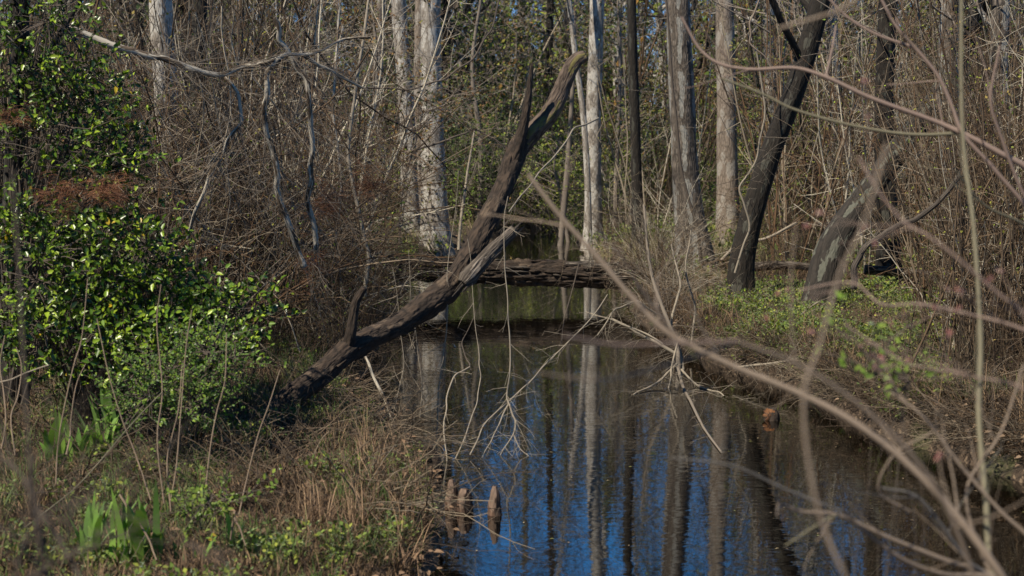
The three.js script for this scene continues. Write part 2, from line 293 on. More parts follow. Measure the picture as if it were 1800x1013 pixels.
function up(pts, H, R, lean = 0.04) {                     // carry a trunk on above the frame to height H
  const a = pts[pts.length - 1].clone(), b = pts[pts.length - 2], d = a.clone().sub(b).normalize(), out = pts.slice(); d.x *= 0.8; d.z *= 0.8;
  while (a.y < H) { d.x = lerp(d.x, 0, 0.2) + (R() - 0.5) * lean * 2; d.z = lerp(d.z, 0, 0.2) + (R() - 0.5) * lean * 2; d.y = 1; d.normalize(); a.addScaledVector(d, 2.4); out.push(a.clone()); }
  return out;
}
function grownTree(name, label, pxs, d, wpx, mat, o = {}) {   // pxs from the base upwards; wpx trunk widths in photo pixels
  const R = rng(o.seed ?? 1), p0 = path(pxs, d, o.d1 ?? d); p0[0].y = Math.max(0, ground(p0[0].x, p0[0].z)) - 0.08;
  const pts = o.stop ? p0 : up(p0, o.H ?? 17, R), n0 = p0.length;
  const rad = pts.map((_, k) => k < n0 ? px(wpx[k], d) / 2 : Math.max(0.035, px(wpx[n0 - 1], d) / 2 * Math.pow(1 - (k - n0 + 1) / (pts.length - n0 + 1), 0.7)));
  return tree(name, label, { pts, rad, mat, seed: 5, ...o });
}
grownTree('tree', 'tall pale grey trunk with the widest base, behind the leaning dead tree', [[766, 418], [763, 330], [759, 180], [757, 60], [757, -20]], 38, [50, 44, 38, 34, 34], M.barkPale, { seed: 101, H: 22, from: 0.5, flare: 0.3 });
grownTree('tree', 'slimmer pale grey trunk just beside the widest pale trunk, shadowed at its foot', [[722, 412], [720, 330], [714, 180], [704, 60], [700, -20]], 39.5, [34, 29, 27, 26, 25], M.barkPale, { seed: 102, H: 21, from: 0.5 });
grownTree('tree', 'thin grey trunk squeezed between two pale trunks behind the leaning dead tree', [[742, 410], [740, 300], [736, 150], [738, -20]], 41, [20, 18, 17, 16], M.barkTan, { seed: 103, H: 18 });
grownTree('tree', 'straight pale trunk right of the raised end of the leaning dead tree', [[1042, 400], [1043, 300], [1044, 180], [1048, 60], [1050, -20]], 40, [32, 27, 26, 25, 24], M.barkPale, { seed: 104, H: 21, from: 0.55 });
grownTree('tree', 'very thin pale trunk leaning against the straight pale trunk', [[1036, 395], [1032, 300], [1025, 200], [1012, 100], [1000, 0]], 39, [12, 11, 10, 10, 9], M.barkPale, { seed: 105, H: 15, crown: 16 });
grownTree('tree', 'shaggy grey trunk with a broad flared foot and vines climbing it', [[1226, 490], [1221, 430], [1208, 330], [1199, 200], [1195, 80], [1192, -20]], 28, [66, 56, 50, 44, 42, 40], M.barkShag, { seed: 106, H: 19, flare: 0.45, amp: 0.16, flareH: 0.4 });
grownTree('tree', 'smooth tan grey trunk standing between the shaggy trunk and the dark leaning tree', [[1280, 420], [1279, 320], [1277, 200], [1275, 60], [1274, -20]], 35, [40, 36, 34, 32, 30], M.barkTan, { seed: 107, H: 20 });
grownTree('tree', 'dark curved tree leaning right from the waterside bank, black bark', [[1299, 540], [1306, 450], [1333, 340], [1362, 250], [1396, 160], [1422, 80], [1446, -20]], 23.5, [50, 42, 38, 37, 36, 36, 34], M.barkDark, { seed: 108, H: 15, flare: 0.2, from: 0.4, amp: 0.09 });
grownTree('tree', 'lichen spotted trunk leaning steeply right on the right bank', [[1440, 500], [1462, 440], [1494, 385], [1532, 330], [1585, 258], [1650, 170], [1705, 60]], 22, [62, 54, 48, 44, 41, 38, 34], M.barkLichen, { seed: 109, H: 11, flare: 0.15, d1: 23.2, from: 0.6, crown: 20 });
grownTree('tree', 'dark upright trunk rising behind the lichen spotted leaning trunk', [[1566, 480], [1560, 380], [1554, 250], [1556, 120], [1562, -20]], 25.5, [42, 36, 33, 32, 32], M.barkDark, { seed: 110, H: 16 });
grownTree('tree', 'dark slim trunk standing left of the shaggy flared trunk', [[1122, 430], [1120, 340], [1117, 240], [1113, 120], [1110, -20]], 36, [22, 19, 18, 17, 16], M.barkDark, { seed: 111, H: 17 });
grownTree('tree', 'pale speckled trunk behind the evergreen shrub at the left edge', [[312, 530], [305, 430], [297, 300], [290, 160], [283, 40], [281, -20]], 23.5, [44, 40, 40, 40, 39, 38], M.barkPale, { seed: 112, H: 17, from: 0.5 });
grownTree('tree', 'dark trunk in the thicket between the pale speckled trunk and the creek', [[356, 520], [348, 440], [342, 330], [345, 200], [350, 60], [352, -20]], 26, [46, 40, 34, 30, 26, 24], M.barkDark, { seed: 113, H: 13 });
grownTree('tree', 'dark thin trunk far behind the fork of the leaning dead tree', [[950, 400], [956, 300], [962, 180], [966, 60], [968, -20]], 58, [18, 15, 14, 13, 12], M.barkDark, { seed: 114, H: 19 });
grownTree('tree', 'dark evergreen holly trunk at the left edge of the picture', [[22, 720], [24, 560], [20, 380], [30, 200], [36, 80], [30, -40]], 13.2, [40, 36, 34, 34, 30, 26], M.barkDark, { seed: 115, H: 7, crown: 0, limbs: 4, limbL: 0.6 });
grownTree('tree', 'vine wrapped grey trunk near the right edge of the picture', [[1690, 560], [1688, 440], [1676, 300], [1668, 150], [1672, -20]], 22, [44, 40, 38, 36, 34], M.barkShag, { seed: 116, H: 13 });
grownTree('tree', 'second vine wrapped trunk at the right edge, nearly upright', [[1762, 600], [1758, 450], [1764, 300], [1756, 150], [1760, -20]], 20.5, [40, 36, 34, 32, 30], M.barkShag, { seed: 117, H: 12 });
grownTree('tree', 'slim dark trunk deep in the woods left of the pale trunk pair', [[668, 400], [670, 280], [664, 150], [668, -20]], 46, [22, 19, 18, 17], M.barkTan, { seed: 118, H: 18 });

// far woods: a few kinds of bare tree, copied
const protos = [];
for (let k = 0; k < 6; k++) {
  const R = rng(700 + k), pts = [V(0, -0.2, 0)], d = V(0, 1, 0); let a = V(0, -0.2, 0);
  const H = 14 + R() * 6, m = 9; for (let j = 0; j < m; j++) { d.x += (R() - 0.5) * 0.09; d.z += (R() - 0.5) * 0.09; d.y = 1; d.normalize(); a = a.clone().addScaledVector(d, H / m); pts.push(a); }
  const r = 0.11 + 0.16 * R(), g = tree('woodland_tree', ['pale barked tree with olive young leaves in the far woods', 'tan barked tree with rusty young leaves in the far woods', 'tan barked tree with dull green young leaves in the far woods', 'shaggy barked leafless tree in the far woods', 'black barked tree with dark green leaves in the far woods', 'pale barked tree with rusty young leaves in the far woods'][k], { pts, rad: [r, r * 0.95, r * 0.9, r * 0.85, r * 0.8, r * 0.7, r * 0.6, r * 0.48, r * 0.35, r * 0.2], mat: [M.barkPale, M.barkTan, M.barkTan, M.barkShag, M.barkDark, M.barkPale][k], seed: 720 + k, n: 26, sides: 9, limbs: 13, from: 0.25, crown: 44, limbL: 1.15, rmin: 0.007, leafCols: [[[0.10, 0.12, 0.02], [0.15, 0.15, 0.025]], [[0.13, 0.085, 0.035], [0.12, 0.11, 0.028]], [[0.07, 0.10, 0.018], [0.11, 0.13, 0.022]], null, [[0.04, 0.065, 0.014], [0.07, 0.10, 0.018]], [[0.14, 0.10, 0.04], [0.15, 0.14, 0.03]]][k], leafP: 0.5, group: ['pale olive leaved far trees', 'tan rusty leaved far trees', 'tan green leaved far trees', 'leafless shaggy far trees', 'black barked far trees', 'pale rusty leaved far trees'][k] });
  protos.push(g);
}
{
  const R = rng(909); let k = 0, n = 0; const spots = [];
  while (n < 190 && k < 8000) {
    k++; const d = 34 + Math.pow(R(), 0.75) * 92, x = (R() * 2 - 1) * (d * 0.37 + 5);
    const l = creekL(d), r = creekR(d); if (x > l - 1.2 && x < r + 1.2) continue;
    if (d < 46 && Math.abs(x / d * FPX + 900 - 900) < 240) continue;
    if (spots.some(([a, b]) => (a - x) ** 2 + (b + d) ** 2 < 3.2)) continue;
    spots.push([x, -d]); const p = protos[n % 6], g = n < 6 ? p : p.clone(); if (n >= 6) { g.name = numbered('woodland_tree'); scene.add(g); }
    g.position.copy(onGround(x, -d, -0.05)); g.rotation.y = R() * 6.283; const s = 0.75 + R() * 0.5; g.scale.set(s, s * (0.9 + 0.25 * R()), s); n++;
  }
  // the same woods go on all round the viewpoint
  for (let j = 0, k2 = 0; j < 90 && k2 < 900; k2++) {
    const x = (R() * 2 - 1) * 48, z = -45 + R() * 95; if (z < 12 && Math.abs(x) < 0.37 * Math.max(0, -z) + 14) continue; if (z < -46) continue;
    const g = protos[j % 6].clone(); g.name = numbered('woodland_tree'); scene.add(g); g.position.copy(onGround(x, z, -0.05)); g.rotation.y = R() * 6.283; tag(g, 'woodland tree outside the frame, around the viewpoint', 'tree', 'trees around the viewpoint'); j++;
  }
  // trees beside and behind the left bank, out of frame, that dapple it
  for (let j = 0; j < 9; j++) { const g = protos[(j * 5 + 1) % 6].clone(), d = 8 + j * 2.6 + R() * 1.5; g.name = numbered('woodland_tree'); scene.add(g); g.position.copy(onGround(-(0.36 * Math.max(0, d) + 8) - R() * 8, -d)); g.rotation.y = R() * 6.28; g.userData.label = 'bare tree left of the frame whose branches dapple the left bank'; g.userData.group = 'shade trees beside the left bank'; }
}

// ------------------------------------------------------------------ the leaning dead tree
{
  const d0 = 12.95, base = at(452, 752, d0); base.y = ground(base.x, base.z) - 0.12;
  const g = thing('dead_tree', 'brown forked dead tree leaning over the water with two broken tops', 'dead tree', base);
  const L = (a, d) => path(a, d, d).map((p) => p.sub(base));
  const lowPx = [[432, 772, 12.85], [476, 730, 13.1], [520, 692, 13.35], [562, 660, 13.6], [612, 617, 13.9], [660, 590, 14.2], [705, 568, 14.5], [748, 538, 14.75], [786, 508, 14.95], [812, 472, 15.1], [838, 425, 15.3], [868, 365, 15.55], [893, 308, 15.8], [908, 268, 15.95], [928, 240, 16.05]];
  const W = [44, 42, 42, 42, 42, 38, 40, 48, 44, 38, 37, 36, 36, 38, 34];
  const p1 = L(lowPx, 16), n = 260, pts = spline(p1, n), rad = pts.map((_, k) => { const f = k / n * (W.length - 1), i = Math.min(W.length - 2, Math.floor(f)); return px(lerp(W[i], W[i + 1], f - i), lerp(12.9, 16, k / n)) / 2; });
  const ridge = (sd, amp) => (a, s, r) => r * (amp * nz(Math.cos(a) * 1.6 + sd, Math.sin(a) * 1.6, s * 2.2) + amp * 0.8 * nz(Math.cos(a) * 5, Math.sin(a) * 5 + sd, s * 4) + amp * 0.6 * nz(Math.cos(a) * 10, Math.sin(a) * 10 + sd, s * 14));
  const tr = new MB().tube(pts, rad, 40, { bump: ridge(3, 0.17), rough: 1, cap: 1, repeat: 2 }); tr.mesh('trunk', M.barkRot, g);
  const f1 = L([[905, 282, 15.95], [932, 238, 16.02], [962, 205, 16.1], [984, 165, 16.2], [999, 128, 16.25], [1014, 106, 16.3], [1029, 98, 16.32]], 16);
  const w1 = [18, 32, 31, 28, 27, 24, 19], q1 = spline(f1, 60), r1 = q1.map((_, k) => { const f = k / 60 * 6, i = Math.min(5, Math.floor(f)); return px(lerp(w1[i], w1[i + 1], f - i), 16.8) / 2; });
  tag(new MB().tube(q1, r1, 30, { bump: ridge(8, 0.12), rough: 1, cap: 1, capOut: -0.3, repeat: 2 }).mesh('fork', M.barkMoss, g), 'thicker broken fork with yellow moss patches');
  const f2 = L([[904, 285, 15.85], [913, 250, 15.85], [921, 215, 15.85], [928, 175, 15.85], [932, 140, 15.85], [935, 116, 15.85]], 15.85);
  tag(new MB().tube(spline(f2, 40), [px(22, 16.6) / 2, px(6, 16.6) / 2], 20, { bump: ridge(14, 0.2), rough: 1, cap: 1, capOut: 2.5, repeat: 1 }).mesh('fork', M.barkRot, g), 'thin dark fork tapering to a jagged tip');
  const f3 = L([[612, 622, 13.9], [616, 590, 13.85], [620, 560, 13.85], [626, 530, 13.85], [640, 506, 13.85]], 13.85);
  tag(new MB().tube(spline(f3, 30), [px(22, 13.9) / 2, px(12, 13.9) / 2], 20, { bump: ridge(21, 0.16), rough: 1, cap: 1, capOut: 0.4, repeat: 1 }).mesh('stub', M.barkRot, g), 'short broken stub sticking up from the lower trunk');
  // a snapped grey limb wedged against the trunk, splintered at both ends
  const f4 = L([[812, 500, 14.82], [832, 478, 14.9], [858, 450, 15], [884, 424, 15.05], [904, 404, 15.1]], 16), q4 = spline(f4, 50), lm = new MB();
  lm.tube(q4, q4.map((_, k) => px(lerp(30, 20, k / 50) - (k < 6 ? (6 - k) * 2 : 0), 16) / 2), 26, { bump: ridge(30, 0.24), rough: 1, cap: 1, capOut: -0.4, repeat: 2 });
  const R = rng(77);
  for (let k = 0; k < 12; k++) { const e = k < 6, b = e ? q4[50] : q4[0], dd = e ? V().subVectors(q4[50], q4[45]).normalize() : V().subVectors(q4[0], q4[5]).normalize(); const o = rdir(R).multiplyScalar(px(e ? 8 : 11, 16)); const s = b.clone().add(o).addScaledVector(dd, -0.05); lm.tube([s, s.clone().addScaledVector(dd, 0.06 + R() * 0.03), s.clone().addScaledVector(dd, 0.1 + R() * 0.09)], [0.016, 0.004], 5, { rough: 1 }); }
  tag(lm.mesh('broken_limb', M.woodGrey, g), 'snapped grey limb splintered at both ends');
  // loose bark flakes and thin roots hanging from the underside
  const fl = new MB(), R2 = rng(78);
  for (let k = 0; k < 46; k++) { const i = 8 + Math.floor(R2() * 240), a = R2() * 6.283, dir = V(Math.cos(a) * 0.3, Math.sin(a), Math.cos(a + 1)).normalize(); const t = V().subVectors(pts[i + 1], pts[i]).normalize(); dir.addScaledVector(t, -dir.dot(t)).normalize(); const s = pts[i].clone().addScaledVector(dir, rad[i] * 0.98); fl.tube([s, s.clone().addScaledVector(t, 0.05).addScaledVector(dir, 0.012), s.clone().addScaledVector(t, 0.09 + R2() * 0.09).addScaledVector(dir, 0.022)], [0.014, 0.006], 4, { rough: 1 }); }
  fl.mesh('bark_flake', M.barkRot, g).userData.kind = 'stuff';
}

// ------------------------------------------------------------------ the fallen log across the creek
{
  const base = at(870, 480, 27.7), g = thing('fallen_log', 'rotting dark log lying across the creek from bank to bank', 'log', base);
  const p = path([[560, 470, 28.4], [640, 471, 28.2], [720, 473, 28], [800, 477, 27.8], [870, 479, 27.7], [960, 481, 27.6], [1040, 484, 27.5], [1100, 486, 27.4], [1180, 488, 27.2]], 27.7).map((q) => q.sub(base)), n = 300, pts = spline(p, n);
  const rad = pts.map((_, k) => px(20 + 2.2 * nz(k * 0.05, 2.2) + (k / n > 0.55 ? 2 : 0), 27.7));
  const lay = (a, s, r) => { const y = Math.sin(a), c = Math.cos(a); const st = nz(c * 4, y * 4, s * 1.3), q = nz(c * 8 + 4, y * 8, s * 3), f = nz(c * 16, y * 16, s * 9), b = nz(c * 2, y * 2, s * 1.6 + 9); return r * (0.20 * Math.abs(st) * 2 - 0.12 + 0.16 * q + 0.12 * f + 0.18 * b); };
  new MB().tube(pts, rad, 72, { bump: lay, rough: 1, cap: 1, repeat: 3 }).mesh('trunk', M.barkRot, g);
  // strips of bark and punky wood standing proud along its top and face
  const R = rng(31), variants = [0, 1, 2, 3].map((v) => { const m = new MB(), L = 0.16 + 0.11 * v, q = []; for (let k = 0; k <= 6; k++) q.push(V((k / 6 - 0.5) * L, 0.012 * nz(k * 0.9, v * 3.1), 0.01 * nz(k * 0.7, 9 + v))); m.tube(q, q.map((_, k) => 0.026 * Math.sin((k + 0.7) / 7.4 * Math.PI) + 0.003), 7, { rough: 1, bump: (a, s, r) => r * (0.5 * nz(Math.cos(a) * 2, Math.sin(a) * 2 + v, s * 9)), repeat: 1 }); return m.geo(); });
  for (let k = 0; k < 120; k++) {
    const i = 14 + Math.floor(R() * 272), a = (R() < 0.6 ? lerp(0.2, 1.5, R()) : lerp(-0.9, 0.3, R())), t = V().subVectors(pts[i + 1], pts[i]).normalize();
    const m = shade(new THREE.Mesh(variants[k % 4], k % 3 ? M.barkRot : M.woodGrey)); m.name = 'bark_strip';
    const dir = V(0, Math.sin(a), Math.cos(a)); m.position.copy(pts[i]).addScaledVector(dir, rad[i] * 1.02); m.quaternion.setFromUnitVectors(V(1, 0, 0), t.addScaledVector(V(0, R() - 0.5, R() - 0.5), 0.15).normalize()); m.scale.set(0.7 + R() * 0.8, 0.6 + R() * 0.7, 0.9 + R()); g.add(m);
  }
}
// ------------------------------------------------------------------ fallen wood on the right bank
function lyingLog(label, pxs, d, w, mat, seed) {
  const p = path(pxs, d), base = p[0].clone(), g = thing('fallen_log', label, 'log', base), q = spline(p.map((v) => v.sub(base)), 60);
  new MB().tube(q, [px(w, d) / 2, px(w * 0.75, d) / 2], 18, { bump: (a, s, r) => r * (0.25 * nz(Math.cos(a) * 3 + seed, Math.sin(a) * 3, s * 1.2) + 0.15 * nz(Math.cos(a) * 8, Math.sin(a) * 8, s * 2 + seed)), rough: 1, cap: 1, repeat: 1 }).mesh('trunk', mat, g);
}
lyingLog('weathered grey log lying on the bank behind the dark leaning tree', [[1318, 470], [1370, 466], [1432, 470]], 27, 17, M.woodGrey, 3);
lyingLog('short broken grey log beside the foot of the lichen spotted trunk', [[1520, 474], [1570, 478], [1640, 484]], 23, 18, M.woodGrey, 8);
lyingLog('thin pale fallen branch slanting up beside the dark leaning tree', [[1268, 458], [1300, 428], [1345, 420], [1400, 392]], 27, 6, M.vineStem, 12);

// ------------------------------------------------------------------ cypress knees and the floating knob
function knee(label, x, yw, hpx, wpx, seed, o = {}) {
  const d = EYE * FPX / (yw - HORIZON), b = at(x, yw, d); b.y = -0.12; const H = px(hpx, d) + 0.12, r = px(wpx, d) / 2, g = thing(o.name ?? 'cypress_knee', label, o.cat ?? 'cypress knee', b, o.group);
  const prof = o.prof ?? [1.08, 1.06, 1.03, 0.99, 0.94, 0.89, 0.83, 0.75, 0.65, 0.52, 0.30], n = 40, pts = [], rad = [];
  for (let k = 0; k <= n; k++) { const t = k / n, f = t * (prof.length - 1), i = Math.min(prof.length - 2, Math.floor(f)); pts.push(V((o.lean ?? 0) * t * H + 0.01 * nz(t * 3, seed), t * H, 0.01 * nz(t * 3, seed + 5))); rad.push(r * lerp(prof[i], prof[i + 1], f - i)); }
  new MB().tube(pts, rad, 32, { bump: (a, s, q) => q * (0.16 * nz(Math.cos(a) * 1.6 + seed, Math.sin(a) * 1.6, s * 5) + 0.13 * nz(Math.cos(a) * 4, Math.sin(a) * 4 + seed, s * 16) + 0.06 * nz(Math.cos(a) * 9, Math.sin(a) * 9, s * 40 + seed)), rough: 1, cap: 1, capOut: 0.25, repeat: 1 }).mesh('knee', o.mat ?? M.knee, g);
  return g;
}
knee('lone pale topped cypress knee standing in open water', 870, 915, 52, 27, 3, {});
knee('taller dark cypress knee of the touching pair in the water', 797, 905, 54, 28, 8, { mat: M.knee, lean: -0.04 });
knee('shorter rounded cypress knee of the touching pair in the water', 817, 908, 40, 28, 12, { prof: [1, 1, 1, 1, 1, 1, 0.99, 0.97, 0.92, 0.82, 0.5] });
knee('blunt dark cypress knee half hidden by twigs at the water edge', 764, 836, 46, 42, 17, { mat: M.barkRot, prof: [1, 1.05, 1.05, 1, 0.95, 0.85, 0.7, 0.5, 0.3], lean: -0.15 });
{ const p = hit(716, 975); const g = knee('squat grey cypress knee sunk in straw on the left bank', 716, 985, 55, 36, 23, { prof: [1.1, 1.1, 1.1, 1.05, 1, 0.92, 0.8, 0.6, 0.35] }); g.position.y = 0.0; }
knee('slim pale knee stub poking out of the green sedge on the bank', 678, 905, 42, 12, 29, {});
M.rot = bark(83, { fx: 4, fy: 4, ridge: [0.22, 0.09, 0.03], crack: [0.04, 0.018, 0.01], alt: [0.10, 0.045, 0.02], lichen: [0.28, 0.16, 0.07], lo: 0.6, bump: 0.02 });
{
  const g = knee('rotten orange topped stump knob just breaking the water surface', 1357, 742, 20, 28, 33, { name: 'stump', cat: 'stump', prof: [1, 1.05, 1.1, 1.1, 1.05, 1, 0.9, 0.75, 0.5], mat: M.barkRot });
  const d = EYE * FPX / (742 - HORIZON), m = new MB(), c = V(-px(5, d), 0.12 + px(9, d), px(9, d));
  m.tube([c.clone().add(V(0, 0, -0.03)), c, c.clone().add(V(0, 0.005, 0.02))], [px(12, d), px(11, d), px(6, d)], 18, { rough: 1, cap: 1, bump: (a, s, r) => r * 0.7 * nz(Math.cos(a) * 2.4, Math.sin(a) * 2.4, s * 30) }); tag(m.mesh('rotten_heart', M.rot, g), 'crumbling orange rotten wood');
}
console.log('structure done');
// ------------------------------------------------------------------ thickets of bare twigs
const GREYS = [[0.33, 0.27, 0.195], [0.05, 0.032, 0.018], [0.08, 0.048, 0.025], [0.46, 0.405, 0.315], [0.12, 0.068, 0.034], [0.06, 0.038, 0.021], [0.035, 0.024, 0.015], [0.20, 0.15, 0.10], [0.10, 0.065, 0.036], [0.045, 0.03, 0.018], [0.07, 0.044, 0.025], [0.14, 0.095, 0.06]];
const DARKS = [[0.10, 0.07, 0.045], [0.06, 0.04, 0.026], [0.21, 0.165, 0.115], [0.04, 0.03, 0.02], [0.13, 0.095, 0.065]];
const rc = (R, list, j = 0.15) => { const c = list[Math.floor(R() * list.length)], k = 1 + (R() - 0.5) * 2 * j; return c.map((v) => v * k); };
function cane(seed, H, stems, spread) {
  const R = rng(seed), mb = new MB(), tips = [];
  for (let k = 0; k < stems; k++) { const az = R() * 6.283, l = spread * (0.3 + R()); twig(mb, V(Math.cos(az) * 0.25 * R(), -0.08, Math.sin(az) * 0.25 * R()), V(Math.cos(az) * l, 1, Math.sin(az) * l).normalize(), H * (0.6 + 0.6 * R()), 0.006 + 0.008 * R(), { R, max: 2, dens: [3.2, 2.8], ratio: [0.34, 0.42], ang: 1.0, wob: 0.24, up: [-0.75, -0.2, 0], seg: 9, sides: 4, step: 0.22, rr: 0.55, rmin: 0.0028, tipP: 0.35 }, 0, tips); }
  return { g: mb.geo(), tips, t: mb.tris };
}
function vines(seed, H, n, W) {                          // upright and hanging stems, crossing one another
  const R = rng(seed), mb = new MB(), tips = [];
  for (let k = 0; k < n; k++) {
    const down = R() < 0.4, p = V((R() - 0.5) * W, down ? H * (0.5 + 0.5 * R()) : -0.05, (R() - 0.5) * W * 0.7), a = R() * 6.283, l = 0.15 + 0.75 * R() * R();
    twig(mb, p, V(Math.cos(a) * l, down ? -1 : 1, Math.sin(a) * l).normalize(), H * (0.45 + 0.55 * R()), 0.005 + 0.009 * R() * R(), { R, max: 2, dens: [2.2, 2.4], ratio: [0.26, 0.45], ang: 1.05, wob: 0.27, up: [0, -0.2, 0], seg: 14, sides: 3, step: 0.22, rr: 0.55, rmin: 0.0028, tipP: 0.3 }, 0, tips);
  }
  return { g: mb.geo(), tips, t: mb.tris };
}
function uprights(seed, H, n, W) {                       // close-set upright vines and dead stems
  const R = rng(seed), mb = new MB(), tips = [];
  for (let k = 0; k < n; k++) { const a = R() * 6.283, l = 0.05 + 0.25 * R(); twig(mb, V((R() - 0.5) * W, -0.05, (R() - 0.5) * W), V(Math.cos(a) * l, 1, Math.sin(a) * l).normalize(), H * (0.35 + 0.7 * R()), 0.005 + 0.012 * R() * R(), { R, max: 2, dens: [1.8, 2.2], ratio: [0.16, 0.5], ang: 0.9, wob: 0.13, up: [0.1, -0.5, 0], seg: 14, sides: 3, step: 0.22, rr: 0.55, rmin: 0.0028, tipP: 0.3 }, 0, tips); }
  return { g: mb.geo(), tips, t: mb.tris };
}
function sapling(seed, H, stems) {
  const R = rng(seed), mb = new MB(), tips = [];
  for (let k = 0; k < stems; k++) { const az = R() * 6.283, l = 0.1 + 0.22 * R(); twig(mb, V(Math.cos(az) * 0.5 * R(), -0.1, Math.sin(az) * 0.5 * R()), V(Math.cos(az) * l, 1, Math.sin(az) * l).normalize(), H * (0.6 + 0.5 * R()), 0.014 + 0.014 * R(), { R, max: 2, dens: [2.6, 2.1], ratio: [0.27, 0.42], ang: 0.85, wob: 0.09, up: [0.1, 0.25, 0.1], seg: 12, sides: 4, step: 0.4, rr: 0.45, rmin: 0.0045, tipP: 0.35, from: [0.12, 0.2] }, 0, tips); }
  return { g: mb.geo(), tips, t: mb.tris };
}
function brush(seed, W, n) {                             // low litter of crossing sticks
  const R = rng(seed), mb = new MB(), tips = [];
  for (let k = 0; k < n; k++) { const a = R() * 6.283, e = R() * R() * 1.1; twig(mb, V((R() - 0.5) * W, -0.03 + R() * 0.1, (R() - 0.5) * W), V(Math.cos(a) * Math.cos(e), Math.sin(e), Math.sin(a) * Math.cos(e)), 0.4 + R() * 0.9, 0.003 + 0.006 * R(), { R, max: 1, dens: [3.5], ratio: [0.4], ang: 0.9, wob: 0.34, up: [-0.2, 0], seg: 7, sides: 3, step: 0.1, rmin: 0.0018 }, 0, tips); }
  return { g: mb.geo(), tips, t: mb.tris };
}
const UPRIGHTS = [1, 2, 3].map((k) => uprights(1150 + k, 4.2, 18, 1.2));
const CANES = [1, 2, 3, 4].map((k) => cane(1000 + k, 2.2 + 0.35 * k, 9, 0.45)), VINES = [1, 2, 3, 4].map((k) => vines(1100 + k, 3.6, 15, 1.5)), SAPS = [1, 2, 3, 4].map((k) => sapling(1200 + k, 5.2, 4)), BRUSH = [1, 2, 3].map((k) => brush(1300 + k, 1.0, 26));
function budGeo(tips, seed, size, cols, share) {
  const R = rng(seed), mb = new MB();
  for (const [p, d] of tips) { if (R() > share) continue; const c = R() < 0.5 ? 1 : 2; for (let k = 0; k < c; k++) { mb.colored(rc(R, cols, 0.25)); const dd = d.clone().addScaledVector(rdir(R), 0.9).normalize(); mb.chip(p, dd, rdir(R, 0.8), size * (0.6 + 0.8 * R()), size * (0.4 + 0.4 * R())); } }
  return mb.geo();
}
const MIDL = [[0.10, 0.15, 0.02], [0.14, 0.19, 0.025]];
const YOUNG = [[0.20, 0.25, 0.03], [0.26, 0.26, 0.04], [0.14, 0.20, 0.03], [0.27, 0.20, 0.05]], RUSTY = [[0.22, 0.11, 0.035], [0.28, 0.15, 0.03], [0.17, 0.09, 0.04], [0.20, 0.20, 0.04]], OLIVE = [[0.13, 0.165, 0.022], [0.18, 0.20, 0.028], [0.08, 0.115, 0.018], [0.24, 0.22, 0.035]];
function scatter(name, label, cat, group, geo, mat, list, colors) {   // list: [pos, yaw, scale, heightScale, tiltX, tiltZ]
  const m = shade(new THREE.InstancedMesh(geo, mat, list.length)); m.name = numbered(name); const q = new THREE.Quaternion(), e = new THREE.Euler(), x = new THREE.Matrix4(), c = new THREE.Color();
  list.forEach(([p, yaw, s, sy = s, tx = 0, tz = 0], k) => { q.setFromEuler(e.set(tx, yaw, tz, 'XYZ')); x.compose(p, q, V(s, sy, s)); m.setMatrixAt(k, x); if (colors) m.setColorAt(k, c.setRGB(...colors[k])); });
  scene.add(m); return tag(m, label, cat, group, 'stuff');
}
// place thicket copies of several kinds of clump over a region
function thicket(name, label, protos, spots, seed, bud, pal = GREYS) {
  const R = rng(seed), per = protos.map(() => [[], []]);
  spots.forEach(([p, s, sy]) => { const k = Math.floor(R() * protos.length); per[k][0].push([p, R() * 6.283, s, sy ?? s, (R() - 0.5) * 0.3, (R() - 0.5) * 0.3]); per[k][1].push(rc(R, pal)); });
  per.forEach(([l, c], k) => { if (!l.length) return; scatter(name, label, 'thicket', null, protos[k].g, M.twig, l, c); if (bud) scatter(bud.name, bud.label, 'leaves', null, budGeo(protos[k].tips, seed + k, bud.size, bud.cols, bud.share), M.vc, l); });
}
function region(n, seed, dmin, dmax, xf, ok, s0, s1, pow = 1) {
  const R = rng(seed), out = []; let guard = 0;
  while (out.length < n && guard++ < n * 40) {
    const d = lerp(dmin, dmax, Math.pow(R(), pow)), [a, b] = xf(d), x = lerp(a, b, R()), s = lerp(s0, s1, R()), sx = x / d * FPX + 900;
    if ((x > creekL(d) - 0.1 && x < creekR(d) + 0.1 && d < 62)) continue; if (ok && !ok(x, d, sx)) continue;
    out.push([onGround(x, -d), s]);
  } return out;
}
const leftX = (d) => [-0.36 * d - 1.2, creekL(d) - 0.15], rightX = (d) => [creekR(d) + 0.15, 0.36 * d + 1.2];
thicket('left_bank_thicket', 'tangled bare shrub stems filling the left bank behind the leaning dead tree', CANES, region(220, 221, 14.5, 34, leftX, (x, d, s) => s < 560 && (s < 380 ? d > 15.8 : s < 480 ? d > 17 : d > 19) && (s < 240 || s > 330 || d > 24), 0.9, 1.3).concat(region(46, 128, 17, 27, leftX, (x, d, s) => s > 540 && s < 655, 0.35, 0.6)), 31, { name: 'left_bank_leaf_buds', label: 'tiny yellow green leaf buds on the left bank twigs', size: 0.036, cols: YOUNG, share: 0.22 });
thicket('left_bank_vines', 'tangle of upright and hanging grey vines in the left bank thicket', VINES, region(150, 122, 15.5, 36, leftX, (x, d, s) => s < 590 && (s < 380 ? d > 16.5 : d > 17.4) && (s < 235 || s > 335 || d > 24.5), 0.9, 1.45), 32, { name: 'left_bank_rust_buds', label: 'small rusty buds on the left bank vines', size: 0.03, cols: RUSTY, share: 0.18 });
